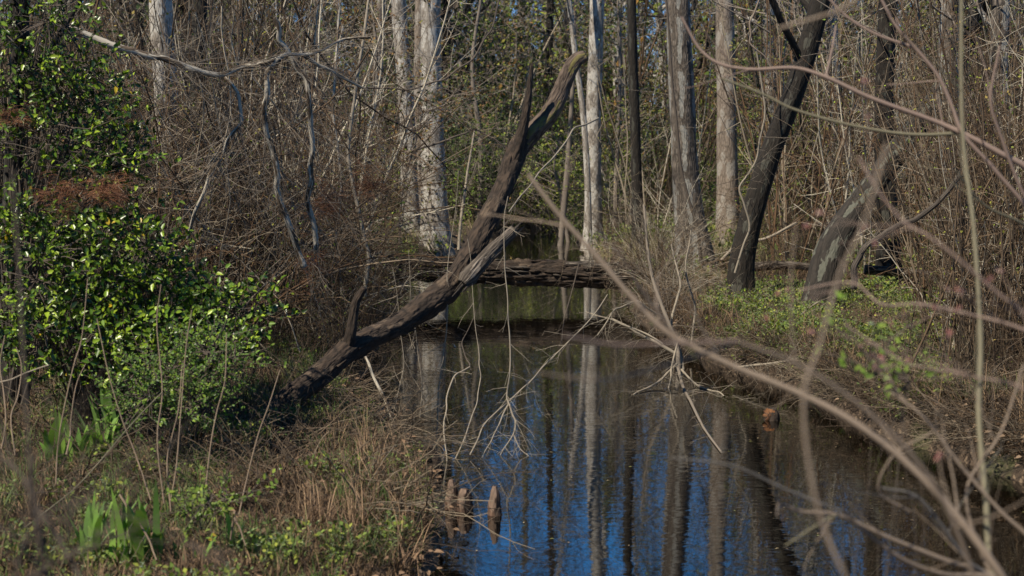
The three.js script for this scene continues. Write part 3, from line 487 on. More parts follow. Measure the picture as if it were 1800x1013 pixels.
thicket('left_bank_saplings', 'slender bare saplings packed behind the left bank', SAPS, region(80, 23, 22, 44, leftX, (x, d, s) => s < 600 && (s < 235 || s > 335 || d > 24.5), 0.8, 1.35), 33, { name: 'left_bank_sapling_buds', label: 'rust and olive buds on the bare saplings of the left bank', size: 0.03, cols: RUSTY.concat(OLIVE), share: 0.16 });
thicket('right_bank_saplings', 'slender bare saplings packed behind the right bank', SAPS, region(100, 24, 27, 46, rightX, (x, d, s) => s > 1340 || (s > 1080 && d > 37 && s < 1240), 0.8, 1.35), 34, { name: 'right_bank_sapling_buds', label: 'olive buds on the bare saplings of the right bank', size: 0.042, cols: OLIVE.concat(YOUNG), share: 0.45 });
thicket('right_bank_vines', 'curtain of grey vines and dead stems along the right edge', UPRIGHTS, region(90, 25, 15.2, 23, (d) => [0.312 * d, 0.36 * d + 1.2], (x, d) => x > creekR(d) + 0.35, 0.8, 1.3).concat(region(50, 26, 28, 40, rightX, (x, d, s) => s > 1380, 0.9, 1.4)), 35, { name: 'right_bank_leaf_buds', label: 'tiny yellow green leaf buds on the vines along the right edge', size: 0.036, cols: YOUNG, share: 0.22 });
thicket('waterside_thicket', 'arching bare shrub stems at the right water edge by the log', CANES, region(15, 27, 19.8, 26.5, (d) => [creekR(d) + 0.1, creekR(d) + 1.1], (x, d, s) => s < 1190, 0.4, 0.7).concat(region(26, 28, 26, 40, rightX, (x, d, s) => x < creekR(d) + 4 && (s < 1180 || s > 1330), 0.35, 0.65)), 36);
thicket('far_saplings', 'mass of bare saplings between the trees of the far woods', SAPS, region(300, 29, 48, 112, (d) => [-0.37 * d - 2, 0.37 * d + 2], null, 0.9, 2.2), 37, { name: 'far_sapling_leaves', label: 'olive and rust young leaves on the far saplings', size: 0.10, cols: OLIVE.concat(MIDL, YOUNG, RUSTY), share: 0.9 });
{
  const R = rng(177), out = []; while (out.length < 260) { const x = (R() * 2 - 1) * 48, z = -45 + R() * 95; if (z < 11 && Math.abs(x) < 0.37 * Math.max(0, -z) + 12) continue; out.push([onGround(x, z), 1.1 + R() * 1.2]); }
  thicket('surrounding_saplings', 'bare saplings of the woods around the viewpoint, outside the frame', SAPS, out, 178, { name: 'surrounding_leaves', label: 'young leaves on the saplings around the viewpoint', size: 0.12, cols: OLIVE.concat(RUSTY), share: 0.9 });
}
thicket('bank_brushwood', 'low litter of crossing dead sticks along both banks', BRUSH, region(110, 30, 12.5, 27, rightX, (x, d) => x < creekR(d) + 3.2, 0.5, 0.85).concat(region(80, 41, 12.5, 19.5, (d) => [creekR(d) + 0.1, creekR(d) + 0.5], null, 0.4, 0.75)).concat(region(170, 40, 10, 27, leftX, (x, d) => x > creekL(d) - 3.4, 0.5, 1.0)), 38, null, DARKS);
thicket('right_edge_brush', 'dense dead stems along the right edge', CANES, region(34, 51, 14.4, 20, (d) => [0.31 * d, 0.36 * d + 1], (x, d) => x > creekR(d) + 0.3, 0.3, 0.5), 39);

// ------------------------------------------------------------------ far green shrubs (things)
function leafyShrub(name, label, seed, o) {
  const R = rng(seed), g = thing(name, label, 'shrub', V(), o.group), st = new MB(), tips = [];
  for (let k = 0; k < (o.stems ?? 9); k++) { const az = R() * 6.283, l = (o.spread ?? 0.5) * (0.3 + R()); twig(st, V(Math.cos(az) * 0.12, -0.1, Math.sin(az) * 0.12), V(Math.cos(az) * l, 1, Math.sin(az) * l).normalize(), o.H * (0.6 + 0.5 * R()), o.r ?? 0.018, { R, max: 2, dens: [3.2, 3.4], ratio: [0.36, 0.45], ang: 0.9, wob: 0.13, up: [-0.1, -0.15, 0], seg: 8, sides: 4, step: 0.3, rmin: 0.003, tipP: 0.8, tipLvl: 1 }, 0, tips); }
  st.mesh('stems', M.crownTwig, g);
  const lf = new MB();
  for (const [p, d] of tips) for (let k = 0; k < (o.per ?? 3); k++) { lf.colored(rc(R, o.cols, 0.3)); lf.chip(p.clone().addScaledVector(rdir(R), o.scat ?? 0.06), d.clone().addScaledVector(rdir(R), 0.9).normalize(), rdir(R, 1.3), o.leaf * (0.6 + 0.8 * R()), o.leaf * 0.5 * (0.7 + 0.6 * R())); }
  lf.mesh('foliage', M.vc, g);
  return g;
}
const DARKG = [[0.022, 0.042, 0.010], [0.035, 0.06, 0.013], [0.05, 0.085, 0.016]], MIDG = [[0.11, 0.175, 0.018], [0.16, 0.225, 0.024], [0.08, 0.13, 0.015]], BRIGHT = [[0.24, 0.31, 0.025], [0.30, 0.33, 0.035], [0.17, 0.25, 0.022]];
{
  const kinds = [
    leafyShrub('green_shrub', 'dark green leafy shrub in the far woods beyond the log', 401, { H: 3.4, leaf: 0.075, cols: DARKG, group: 'dark shrubs of the far woods' }),
    leafyShrub('green_shrub', 'fresh green leafy shrub in the far woods beyond the log', 402, { H: 2.8, leaf: 0.085, cols: MIDG, per: 3, group: 'green shrubs of the far woods' }),
    leafyShrub('green_shrub', 'sparse yellow green young shrub in the far woods', 403, { H: 3.6, leaf: 0.075, cols: BRIGHT.concat(YOUNG), per: 2, group: 'yellow green shrubs of the far woods' }),
  ];
  const R = rng(404), used = [0, 0, 0];
  const put = (k, p, s) => { const g = used[k]++ ? kinds[k].clone() : kinds[k]; if (used[k] > 1) { g.name = numbered('green_shrub'); scene.add(g); } g.position.copy(p); g.rotation.y = R() * 6.283; g.scale.setScalar(s); };
  for (const [x, d, k, s] of [[820, 47, 0, 1.1], [865, 50, 0, 1.2], [905, 53, 0, 1.25], [960, 56, 0, 1.3], [985, 52, 2, 1.0], [945, 50, 2, 0.9], [1000, 47, 2, 0.8], [880, 58, 2, 1.3], [1020, 57, 2, 1.2], [850, 46.5, 0, 0.8], [800, 47.5, 1, 0.9], [1010, 50, 1, 0.9], [1085, 46, 1, 0.9], [930, 60, 1, 1.6], [990, 60, 2, 1.5], [835, 62, 2, 1.5], [1100, 42, 2, 0.9], [1165, 44, 1, 0.8], [620, 45, 1, 0.8], [690, 44.5, 2, 0.8], [660, 49, 1, 1], [1330, 34, 2, 0.55], [1380, 36, 1, 0.6], [1420, 33, 1, 0.55], [1470, 33, 2, 0.65], [1250, 38, 1, 0.7], [1320, 41, 1, 0.8], [1400, 44, 2, 0.9], [780, 56, 0, 1.3], [1055, 63, 0, 1.3], [905, 54, 0, 0.9], [930, 55, 0, 1.0], [955, 54, 0, 0.9], [978, 55.5, 0, 1.0], [1000, 57, 0, 1.0], [890, 51, 0, 0.7], [940, 57, 0, 1.2], [866, 46.5, 0, 1.0], [1042, 46.5, 0, 1.0], [880, 48.5, 0, 1.1], [1050, 49, 0, 1.1], [800, 45.5, 1, 1.0], [1070, 44, 1, 0.9], [1000, 58.5, 2, 1.8], [850, 52, 1, 1.3], [1085, 48, 2, 1.1], [1150, 46, 1, 1.1], [1185, 48, 2, 1.2], [1240, 45, 1, 1.0], [1310, 47, 1, 1.2], [1350, 45, 2, 1.1], [640, 46, 2, 1.0], [600, 47, 1, 1.1]]) {
    const z = -d, wx = (x - 900) / FPX * d; put(k, onGround(wx, z), s);
  }
  for (let n = 0; n < 110; n++) { const d = 44 + R() * 58, x = (R() * 2 - 1) * 0.36 * d; if (x > creekL(d) - 0.6 && x < creekR(d) + 0.6) continue; put(R() < 0.25 ? 0 : R() < 0.6 ? 1 : 2, onGround(x, -d), d < 54 ? 0.7 + R() * 0.8 : 1.3 + R() * 1.9); }
}
// young maples with sparse yellow and rust leaves hanging over the creek
function springTree(label, pxs, d, w, seed, cols) {
  const R = rng(seed), p = path(pxs, d); p[0].y = Math.max(0, ground(p[0].x, p[0].z)) - 0.1; const base = p[0].clone(), g = thing('young_tree', label, 'tree', base), q = spline(p.map((v) => v.sub(base)), 24), st = new MB(), tips = [];
  st.tube(q, [px(w, d) / 2, px(w * 0.4, d) / 2], 7);
  for (let k = 0; k < 22; k++) { const i = 5 + Math.floor(R() * 19), az = R() * 6.283; twig(st, q[i], V(Math.cos(az), 0.35 + 0.3 * R(), Math.sin(az)).normalize(), 1.1 + R() * 1.6, 0.012, { R, max: 2, dens: [3, 3], ratio: [0.36, 0.4], ang: 0.8, wob: 0.12, up: [-0.1, -0.1, -0.1], seg: 7, sides: 3, step: 0.25, rmin: 0.003, tipP: 0.6 }, 0, tips); }
  st.mesh('trunk', M.crownTwig, g); const lf = new MB();
  for (const [a, b] of tips) { if (R() > 0.75) continue; for (let k = 0; k < 3; k++) { lf.colored(rc(R, cols, 0.25)); lf.chip(a.clone().addScaledVector(rdir(R), 0.05), b.clone().addScaledVector(rdir(R), 0.8).normalize(), rdir(R, 1), 0.07 + 0.05 * R(), 0.055); } }
  lf.mesh('crown', M.leafSoft, g);
}
springTree('young tree with yellow rust leaves above the fork of the dead tree', [[985, 405], [1000, 260], [1008, 120], [1012, -30]], 43, 12, 501, YOUNG.concat(RUSTY));
springTree('young tree with rusty leaves left of the pale trunk pair', [[655, 420], [650, 280], [662, 120], [650, -30]], 36, 10, 502, RUSTY);
springTree('young tree with yellow green leaves between the pale trunks and the dead tree', [[840, 415], [845, 260], [830, 120], [850, -30]], 46, 12, 503, YOUNG.concat(MIDG));
springTree('young tree with rusty leaves in front of the widest pale trunk', [[700, 430], [708, 330], [730, 250], [745, 190]], 34, 6, 504, RUSTY.concat(DARKG));
springTree('young tree with yellow leaves at the top between the dead tree and the shaggy trunk', [[1080, 405], [1085, 260], [1090, 120], [1085, -30]], 42, 10, 506, YOUNG.concat(RUSTY));
springTree('young tree with rusty leaves above the thicket left of the pale trunks', [[560, 430], [565, 280], [555, 120], [560, -30]], 32, 8, 507, RUSTY);
springTree('young tree with yellow green leaves behind the dark leaning tree', [[1370, 420], [1375, 300], [1365, 180], [1372, -30]], 36, 8, 508, YOUNG.concat(OLIVE));
springTree('young tree with bright green layered leaves behind the dead tree trunk', [[1000, 400], [985, 340], [975, 290], [985, 240]], 44.5, 8, 505, BRIGHT);

// ------------------------------------------------------------------ single sticks, vines and limbs one can follow
function stick(name, label, cat, pxs, d0, d1, w0, w1, mat, o = {}) {
  const R = rng(o.seed ?? Math.round(pxs[0][0] * 7 + pxs[0][1])), p = path(pxs, d0, d1), base = p[0].clone(), g = thing(name, label, cat, base, o.group), n = Math.max(16, pxs.length * 7), jit = (o.jit ?? 0.012) * 2.2, ctl = [];
  p.map((v) => v.sub(base)).forEach((v, k, a) => { if (k) ctl.push(a[k - 1].clone().lerp(v, 0.3 + 0.4 * R()).add(V(R() - 0.5, R() - 0.5, R() - 0.5).multiplyScalar(jit))); ctl.push(v); });
  const q = spline(ctl, n);
  const m = new MB().tube(q, q.map((_, k) => px(lerp(w0, w1, k / n), lerp(d0, d1, k / n)) / 2 * (name === 'hanging_vine' ? 0.62 : 0.82) * (1 + 0.16 * (R() - 0.5))), o.sides ?? 7, { cap: 1, bump: o.knob ? (a, s, r) => r * o.knob * nz(Math.cos(a) * 1.5, Math.sin(a) * 1.5, s * 7) : null, rough: o.knob ? 1 : 0, repeat: 1 });
  m.mesh(o.part ?? 'stem', mat, g);
  if (o.tw) { const t = new MB(); for (let k = 0; k < Math.round(o.tw * 1.5); k++) { const i = Math.floor(lerp(o.t0 ?? 0.15, 0.98, R()) * n), dir = V().subVectors(q[Math.min(n, i + 1)], q[Math.max(0, i - 1)]).normalize().addScaledVector(rdir(R), 1.2).normalize(); twig(t, q[i], dir, (o.tl ?? 0.35) * (0.4 + R()), Math.min(0.0035, px(w1, d1) / 2 * 0.4), { R, max: 1, dens: [6], ratio: [0.5], ang: 0.8, wob: 0.2, up: o.tup ?? [-0.2, 0], seg: 6, sides: 3, step: 0.08, rmin: 0.0014 }); } t.mesh('side_twigs', o.twm ?? (name === 'hanging_vine' || name === 'dead_branch' ? mat : M.sideTwig), g).userData.kind = 'stuff'; }
  return g;
}
M.sideTwig = std(0.20, 0.165, 0.13);
const VS = M.vineStem, LS = M.limbSpot;
// over the water
stick('hanging_vine', 'long pale vine hanging straight down beside the broken grey limb', 'vine', [[893, 345], [886, 400], [888, 480], [893, 560], [897, 640], [891, 700], [897, 716]], 14.6, 14.2, 2, 6, VS, { tw: 14, tl: 0.28 });
stick('hanging_vine', 'forked pale twig tip spreading low over the water', 'vine', [[897, 716], [905, 738], [903, 762], [885, 790], [868, 818]], 14.2, 14, 6, 2.5, VS, { tw: 12, tl: 0.35, tup: [-0.5, -0.2] });
stick('hanging_vine', 'pale twig branching down left from the forked tip', 'vine', [[893, 712], [878, 745], [862, 778], [848, 806]], 14.2, 13.9, 5, 2, VS, { tw: 9, tl: 0.3 });
stick('hanging_vine', 'curved pale twig ending toward open water on the right of the fork', 'vine', [[903, 765], [915, 790], [932, 805], [942, 825]], 14.1, 13.9, 4, 2, VS, { tw: 6, tl: 0.2 });
stick('hanging_vine', 'straight pale vine below the middle of the leaning trunk', 'vine', [[806, 300], [796, 400], [786, 480], [784, 590], [776, 650], [770, 700], [767, 775]], 15, 14.6, 1.2, 4.5, VS, { tw: 5, tl: 0.2 });
stick('hanging_vine', 'bowed pale vine hooking out above the water', 'vine', [[826, 645], [800, 660], [785, 700], [780, 745], [785, 800], [792, 860]], 14.6, 13.6, 5, 4, VS, { tw: 7, tl: 0.22 });
stick('hanging_vine', 'dark vine dropping from the trunk to the hook over the water', 'vine', [[862, 470], [840, 540], [812, 602], [820, 632], [826, 645]], 15, 14.6, 1.2, 4.5, M.vineDark, { tw: 4, tl: 0.2 });
stick('hanging_vine', 'long slanting vine reaching the water left of the forked tip', 'vine', [[822, 420], [830, 500], [842, 620], [845, 660], [838, 710], [815, 775], [794, 830]], 15, 13.8, 1.2, 4.5, VS, { tw: 5, tl: 0.2 });
stick('hanging_vine', 'thin diagonal branch running down left from the right bank shrub', 'vine', [[1068, 518], [1030, 570], [980, 620], [935, 668], [895, 705], [850, 748], [826, 800]], 15.4, 13.9, 3, 4.5, VS, { tw: 12, tl: 0.3 });
stick('hanging_vine', 'vine dangling under the lower trunk by the left water edge', 'vine', [[718, 440], [722, 520], [735, 625], [742, 690], [738, 735]], 15.2, 15, 1.2, 4, VS, { tw: 12, tl: 0.35 });
stick('dead_stick', 'pale dead stick propped below the lower trunk of the dead tree', 'stick', [[636, 618], [655, 660], [678, 705], [694, 752]], 14.9, 14.4, 6, 7, LS, { tw: 6, tl: 0.3 });
stick('hanging_vine', 'fine vine drooping at the left water edge among dead twigs', 'vine', [[690, 470], [700, 540], [710, 640], [700, 690], [690, 730]], 15.2, 15, 1.2, 3.5, VS, { tw: 14, tl: 0.35 });
stick('hanging_vine', 'thin thorny vine hanging in front of the fallen log right half', 'vine', [[1017, 465], [1006, 510], [992, 560], [986, 605]], 22, 21.6, 3.5, 3, M.vineDark, { tw: 9, tl: 0.25 });
stick('hanging_vine', 'pale shoot curling from the right bank shrub over the log shadow', 'vine', [[1165, 605], [1120, 580], [1070, 560], [1030, 548]], 19, 19.5, 6, 2.5, VS, { tw: 10, tl: 0.35 });
stick('sapling', 'grey barked leaning sapling rooted at the right water edge by the log', 'sapling', [[1192, 655], [1190, 610], [1172, 560], [1150, 500], [1138, 430], [1132, 360]], 19.4, 20.4, 12, 5, M.sideTwig, { tw: 34, tl: 0.6, part: 'trunk', knob: 0.2 });
stick('sapling', 'pale second stem crossing the leaning sapling at the water edge', 'sapling', [[1202, 660], [1196, 620], [1180, 570], [1196, 500], [1180, 430]], 19.4, 20.6, 8, 4, VS, { tw: 30, tl: 0.55, part: 'trunk' });
stick('dead_branch', 'dead branch dipping into the water below the leaning sapling', 'branch', [[1192, 645], [1205, 690], [1228, 735], [1268, 795]], 19.3, 14.1, 8, 5, M.sideTwig, { tw: 16, tl: 0.45 });
stick('dead_branch', 'pale branch sweeping left from the right bank over the dark water', 'branch', [[1188, 622], [1150, 600], [1105, 575], [1075, 560]], 19.2, 19.6, 8, 3, VS, { tw: 14, tl: 0.4 });
stick('dead_branch', 'bleached branch lying on the right bank slope above the water', 'branch', [[1290, 640], [1340, 610], [1400, 562], [1440, 530]], 19, 20.5, 5, 3, VS, { tw: 14, tl: 0.4 });
stick('dead_branch', 'tangled grey branch trailing along the right water edge', 'branch', [[1290, 648], [1350, 640], [1420, 628], [1470, 640]], 18.4, 17.4, 6, 4, VS, { tw: 26, tl: 0.5 });
stick('dead_branch', 'fine pale branch spreading low over the water from the leaning sapling', 'branch', [[1190, 640], [1160, 670], [1120, 690], [1075, 720]], 18.6, 17, 6, 2.5, VS, { tw: 22, tl: 0.5 });
stick('dead_branch', 'forked pale twig standing out right of the leaning sapling', 'branch', [[1198, 650], [1230, 680], [1265, 690], [1300, 720]], 18.4, 17, 5, 2.5, VS, { tw: 20, tl: 0.45 });
stick('dead_branch', 'drooping white twig hanging from the leaning sapling to the water', 'branch', [[1192, 600], [1180, 650], [1172, 700], [1180, 745]], 18.6, 17.4, 5, 2.5, VS, { tw: 18, tl: 0.4 });
stick('dead_branch', 'arching white twig above the log shadow beside the leaning sapling', 'branch', [[1168, 560], [1120, 530], [1080, 545], [1050, 590]], 19.4, 18.8, 5, 2.5, VS, { tw: 18, tl: 0.45 });
stick('dead_branch', 'upright white dead branch between the leaning sapling and the shaggy trunk', 'branch', [[1215, 610], [1222, 540], [1205, 470], [1215, 400]], 20.5, 21, 6, 2.5, VS, { tw: 26, tl: 0.6 });
stick('curved_limb', 'thick curved grey limb rising right from the right bank', 'branch', [[1501, 508], [1502, 470], [1520, 435], [1560, 408], [1605, 388], [1645, 360], [1672, 330], [1700, 300]], 15.6, 15.6, 15, 9, M.woodGrey, { tw: 12, tl: 0.5, knob: 0.2 });
// left thicket: crooked, lichen spotted limbs
stick('crooked_limb', 'dark and white banded limb reaching right out of the evergreen leaves', 'branch', [[120, 52], [190, 78], [240, 92], [285, 102], [340, 122], [390, 132], [430, 116], [490, 102], [540, 96], [600, 70], [650, 66]], 14.4, 15.3, 18, 5, LS, { tw: 44, tl: 0.9, knob: 0.14, jit: 0.03, tup: [0, 0] });
stick('crooked_limb', 'crooked speckled stem dropping from the end of the banded limb', 'branch', [[490, 102], [470, 128], [464, 190], [478, 260], [486, 330], [510, 400], [535, 470]], 14.9, 15.4, 12, 14, LS, { tw: 40, tl: 0.8, knob: 0.14, jit: 0.03 });
stick('crooked_limb', 'bent brown limb zigzagging down in the left thicket top', 'branch', [[483, 30], [490, 70], [512, 100], [538, 140], [546, 220], [545, 290], [540, 350], [556, 440]], 15.2, 15.6, 10, 12, LS, { tw: 40, tl: 0.8, knob: 0.14, jit: 0.03 });
stick('crooked_limb', 'thin kinked white stem below the middle of the banded limb', 'branch', [[396, 136], [418, 165], [424, 215], [400, 245], [380, 290], [360, 335], [330, 420]], 14.7, 14.6, 8, 7, LS, { tw: 36, tl: 0.7, knob: 0.12, jit: 0.025 });
stick('crooked_limb', 'short bleached limb high in the left thicket pointing right', 'branch', [[528, 92], [560, 115], [600, 135], [650, 160]], 15.4, 16, 10, 5, LS, { tw: 16, tl: 0.6 });
stick('sapling', 'pale crooked stem rising from the thicket beside the needle clump', 'sapling', [[640, 520], [648, 450], [630, 370], [612, 280], [622, 180], [640, 60], [650, -20]], 18.6, 19.4, 9, 6, VS, { tw: 30, tl: 0.8, part: 'trunk' });
stick('sapling', 'upright pale stem in the thicket left of the fallen log end', 'sapling', [[600, 520], [592, 420], [600, 320], [585, 200], [592, 80], [600, -20]], 20, 21, 8, 5, LS, { tw: 30, tl: 0.8, part: 'trunk' });
stick('dead_stick', 'slender white stick leaning before the dark far shrubs', 'stick', [[806, 440], [812, 370], [822, 300], [834, 228]], 30, 31, 7, 4, VS, { tw: 8, tl: 0.7 });
stick('dead_branch', 'white dead branch lying at the foot of the pale trunk pair', 'branch', [[640, 418], [690, 400], [722, 391]], 33, 34, 8, 5, VS, { tw: 12, tl: 0.8 });
stick('dead_stick', 'white stick standing against the slimmer pale trunk', 'stick', [[706, 395], [714, 340], [728, 285], [745, 262]], 33, 33, 5, 3, VS, { tw: 6, tl: 0.6 });
stick('drooping_branch', 'long dark branch arching across in front of the pale trunk pair', 'branch', [[712, 270], [760, 255], [800, 240], [834, 228], [870, 245], [900, 268]], 30, 30, 5, 3, M.vineDark, { tw: 14, tl: 0.9 });
stick('drooping_branch', 'thin pale branch sweeping down right of the dead tree trunk', 'branch', [[1052, 208], [1010, 225], [985, 262], [950, 300], [915, 345], [895, 372]], 24, 17.5, 4, 3, VS, { tw: 10, tl: 0.6 });
stick('drooping_branch', 'fine arching branch across the pale trunks near the top', 'branch', [[600, 150], [660, 155], [720, 158], [780, 140], [830, 105], [865, 50], [880, -10]], 24, 25, 4, 4, M.vineDark, { tw: 18, tl: 1.0 });
stick('climbing_vine', 'ropy vine climbing the shaggy flared trunk', 'vine', [[1236, 478], [1226, 400], [1198, 300], [1188, 200], [1180, 120], [1170, -10]], 27.3, 27.4, 7, 5, M.vineDark, { tw: 16, tl: 0.7 });
stick('climbing_vine', 'tan vine crossing the dark leaning tree at its middle', 'vine', [[1292, 480], [1318, 400], [1300, 330], [1330, 280], [1345, 200], [1330, 90]], 23, 23, 5, 4, VS, { tw: 18, tl: 0.6 });
stick('climbing_vine', 'pale orange vine curling left of the dark leaning tree top', 'vine', [[1338, -10], [1318, 40], [1318, 75], [1345, 100], [1365, 130]], 16, 16, 4, 3, M.stemTan, { tw: 4, tl: 0.4 });

// ------------------------------------------------------------------ dead pine needle clumps
function needles(label, cx, cy, rx, ry, d, n, seed) {
  const R = rng(seed), c = at(cx, cy, d), mb = new MB();
  for (let k = 0; k < n; k++) { const a = R() * 6.283, q = Math.sqrt(R()), lump = 0.75 + 1.1 * nz(Math.cos(a) * 1.7 + seed * 5, Math.sin(a) * 1.7, seed), p = V(Math.cos(a) * q * px(rx, d) * lump, Math.sin(a) * q * px(ry, d) * lump - 0.25 * px(ry, d) * nz(q * 3 + seed, a), (R() - 0.5) * px(rx, d)); const b = rdir(R, 0.1); b.y = Math.abs(b.y) * 0.4; b.normalize(); const m = 5; for (let j = 0; j < m; j++) { mb.colored(rc(R, [[0.20, 0.08, 0.036], [0.13, 0.05, 0.024], [0.26, 0.12, 0.058]], 0.2)); const dir = b.clone().addScaledVector(rdir(R), 0.35).normalize(); mb.blade(p, dir, V().crossVectors(dir, rdir(R)).normalize(), 0.12 + R() * 0.13, 0.0026, 2.4, 4); } }
  const m = mb.mesh('needle_clump', M.vc); m.geometry.translate(0, 0, 0); m.position.copy(c); tag(m, label, 'pine needles', 'dead needle clumps');
}
needles('large rust brown clump of dead pine needles on the evergreen shrub', 190, 338, 50, 36, 11.7, 110, 1);
needles('rust needle clump at the left, beside the large one on the shrub', 104, 348, 26, 42, 11.7, 80, 2);
needles('round rust needle clump hanging in the thicket left of the dead tree', 578, 360, 40, 36, 16.0, 150, 3);
needles('upper right rust needle clump hanging nearest the pale trunk pair', 648, 325, 36, 38, 16.2, 140, 4);
needles('small narrow rust needle clump hanging lowest in the thicket', 552, 462, 15, 46, 15.9, 80, 5);
needles('small rust needle clump in the twigs at the far left edge', 15, 205, 28, 22, 12.4, 50, 6);

// ------------------------------------------------------------------ evergreen shrubs on the left
const GLOSS = [[0.06, 0.115, 0.010], [0.10, 0.18, 0.013], [0.17, 0.26, 0.018], [0.03, 0.06, 0.008], [0.24, 0.33, 0.024], [0.022, 0.045, 0.008]];
function evergreen(name, label, root, blobs, o) {
  const R = rng(o.seed), base = onGround(root.x, root.z, -0.1), g = thing(name, label, 'shrub', base), st = new MB(), L = [];
  const shared = [0, 1, 2].map((k) => { const m = new MB(); m.colored([1, 1, 1]); m.leaf(V(), V(1, 0, 0), V(0, 1, 0), 1, 0.46 + 0.07 * k, 0.35 + 0.1 * k, 0.1 + 0.08 * k); return m.geo(); });
  for (const [cx, cy, rx, ry, d, rz, sprays] of blobs) {
    const c = at(cx, cy, d).sub(base), hubs = [];
    for (let k = 0; k < Math.max(4, sprays / 16); k++) { const e = rdir(R).multiplyScalar(Math.pow(R(), 0.4)), h = c.clone().add(V(e.x * px(rx, d) * 0.8, e.y * px(ry, d) * 0.8, e.z * rz * 0.8)); hubs.push(h); const mid = V(h.x * 0.35, h.y * 0.55, h.z * 0.35).addScaledVector(rdir(R), 0.12); st.tube(spline([V((R() - 0.5) * 0.2, 0, (R() - 0.5) * 0.2), mid, h], 8), [o.sr ?? 0.014, (o.sr ?? 0.014) * 0.4], 4); }
    for (let k = 0; k < sprays; k++) {
      const e = rdir(R, 0.15).multiplyScalar(Math.pow(R(), 0.33)), p = c.clone().add(V(e.x * px(rx, d), e.y * px(ry, d), e.z * rz)); let best = hubs[0]; for (const h of hubs) if (h.distanceToSquared(p) < best.distanceToSquared(p)) best = h;
      const out = V(e.x, e.y * 0.5 + 0.25, e.z).addScaledVector(rdir(R), 0.6).normalize(), len = 0.16 + 0.2 * R(), q = [best.clone().lerp(p, 0.1), best.clone().lerp(p, 0.6).addScaledVector(rdir(R), 0.04), p]; const tip = p.clone(), dd = out.clone();
      const tw = [p.clone()]; for (let j = 0; j < 4; j++) { dd.addScaledVector(rdir(R), 0.25).normalize(); tip.addScaledVector(dd, len / 4); tw.push(tip.clone()); }
      st.tube(q.concat(tw.slice(1)), [0.005, 0.0018], 3);
      const yellow = R() < 0.02;
      for (let j = 0; j < (o.per ?? 10); j++) { const f = R() * 3.99, i = Math.floor(f), b = tw[i].clone().lerp(tw[i + 1], f - i), az = rdir(R, 0.2), ld = dd.clone().multiplyScalar(0.5).add(az).normalize(); L.push({ p: b, d: ld, u: rdir(R).add(V(-0.35, 0.9, 0.85)).normalize(), l: (o.leaf ?? 0.06) * (0.65 + 0.6 * R()), c: yellow && R() < 0.3 ? [0.42, 0.30, 0.02] : rc(R, o.cols ?? GLOSS, 0.25), near: -(b.z + base.z) + R() * 0.25 }); }
    }
  }
  st.mesh('stems', M.vineDark, g);
  L.sort((a, b) => a.near - b.near);
  const mats = {}, X = new THREE.Matrix4();
  const few = L.slice(0, o.parts ?? 300), rest = new MB();
  few.forEach((f, k) => { const key = f.c[0] > 0.3 ? 'y' : k % 5; mats[key] ??= new THREE.MeshPhysicalMaterial({ color: new THREE.Color().setRGB(...(key === 'y' ? [0.42, 0.3, 0.02] : (o.cols ?? GLOSS)[key % (o.cols ?? GLOSS).length])), roughness: 0.34, side: THREE.DoubleSide }); const m = shade(new THREE.Mesh(shared[k % 3], mats[key])); m.name = 'leaf'; const s = V().crossVectors(f.d, f.u).normalize(), n = V().crossVectors(s, f.d); X.makeBasis(f.d, n, s); m.quaternion.setFromRotationMatrix(X); m.position.copy(f.p); m.scale.setScalar(f.l); g.add(m); });
  for (const f of L.slice(o.parts ?? 300)) { rest.colored(f.c); rest.leaf(f.p, f.d, f.u, f.l, f.l * 0.5, 0.4, 0.15); }
  rest.mesh('foliage', o.mat ?? M.leafGloss, g).userData.kind = 'stuff';
  return g;
}
evergreen('evergreen_shrub', 'glossy dark green broadleaf shrub filling the left bank', at(150, 700, 12.6), [[90, 480, 130, 100, 12.2, 0.55, 190], [210, 470, 120, 95, 12.4, 0.55, 170], [120, 590, 140, 70, 11.9, 0.55, 180], [290, 560, 90, 70, 12.2, 0.45, 130], [400, 548, 80, 34, 12.2, 0.3, 70], [360, 610, 90, 50, 11.8, 0.3, 60], [60, 400, 70, 40, 12.4, 0.4, 60], [260, 650, 90, 50, 11.6, 0.4, 80]], { seed: 811 });
evergreen('evergreen_tree', 'glossy evergreen foliage of the holly at the top left corner', at(25, 720, 13.2), [[60, 70, 110, 100, 12.8, 0.7, 150], [150, 170, 70, 70, 12.8, 0.4, 120], [90, 260, 120, 70, 12.6, 0.6, 100], [210, 260, 45, 50, 12.6, 0.3, 60], [40, 180, 60, 90, 12.9, 0.4, 70], [170, 300, 80, 30, 12.5, 0.3, 40]], { seed: 812, per: 8, leaf: 0.056 });
evergreen('small_leaved_shrub', 'bright small leaved bush under the glossy shrub by the reeds', at(300, 770, 11), [[300, 670, 100, 40, 11.0, 0.35, 110], [370, 640, 60, 60, 11.2, 0.3, 70], [250, 715, 60, 40, 10.8, 0.3, 60], [330, 720, 70, 30, 10.9, 0.3, 50]], { seed: 813, sr: 0.006, leaf: 0.032, per: 15, parts: 0, mat: M.leafSoft, cols: [[0.11, 0.22, 0.016], [0.15, 0.28, 0.02], [0.07, 0.15, 0.014], [0.22, 0.32, 0.028]] });
evergreen('leafy_seedling', 'low seedling with yellow green leaves near the bottom of the left bank', at(370, 960, 8.8), [[385, 885, 40, 22, 8.8, 0.15, 22], [350, 910, 25, 20, 8.8, 0.15, 10]], { seed: 814, sr: 0.003, leaf: 0.036, per: 12, parts: 0, mat: M.leafSoft, cols: [[0.22, 0.30, 0.025], [0.15, 0.25, 0.02]] });

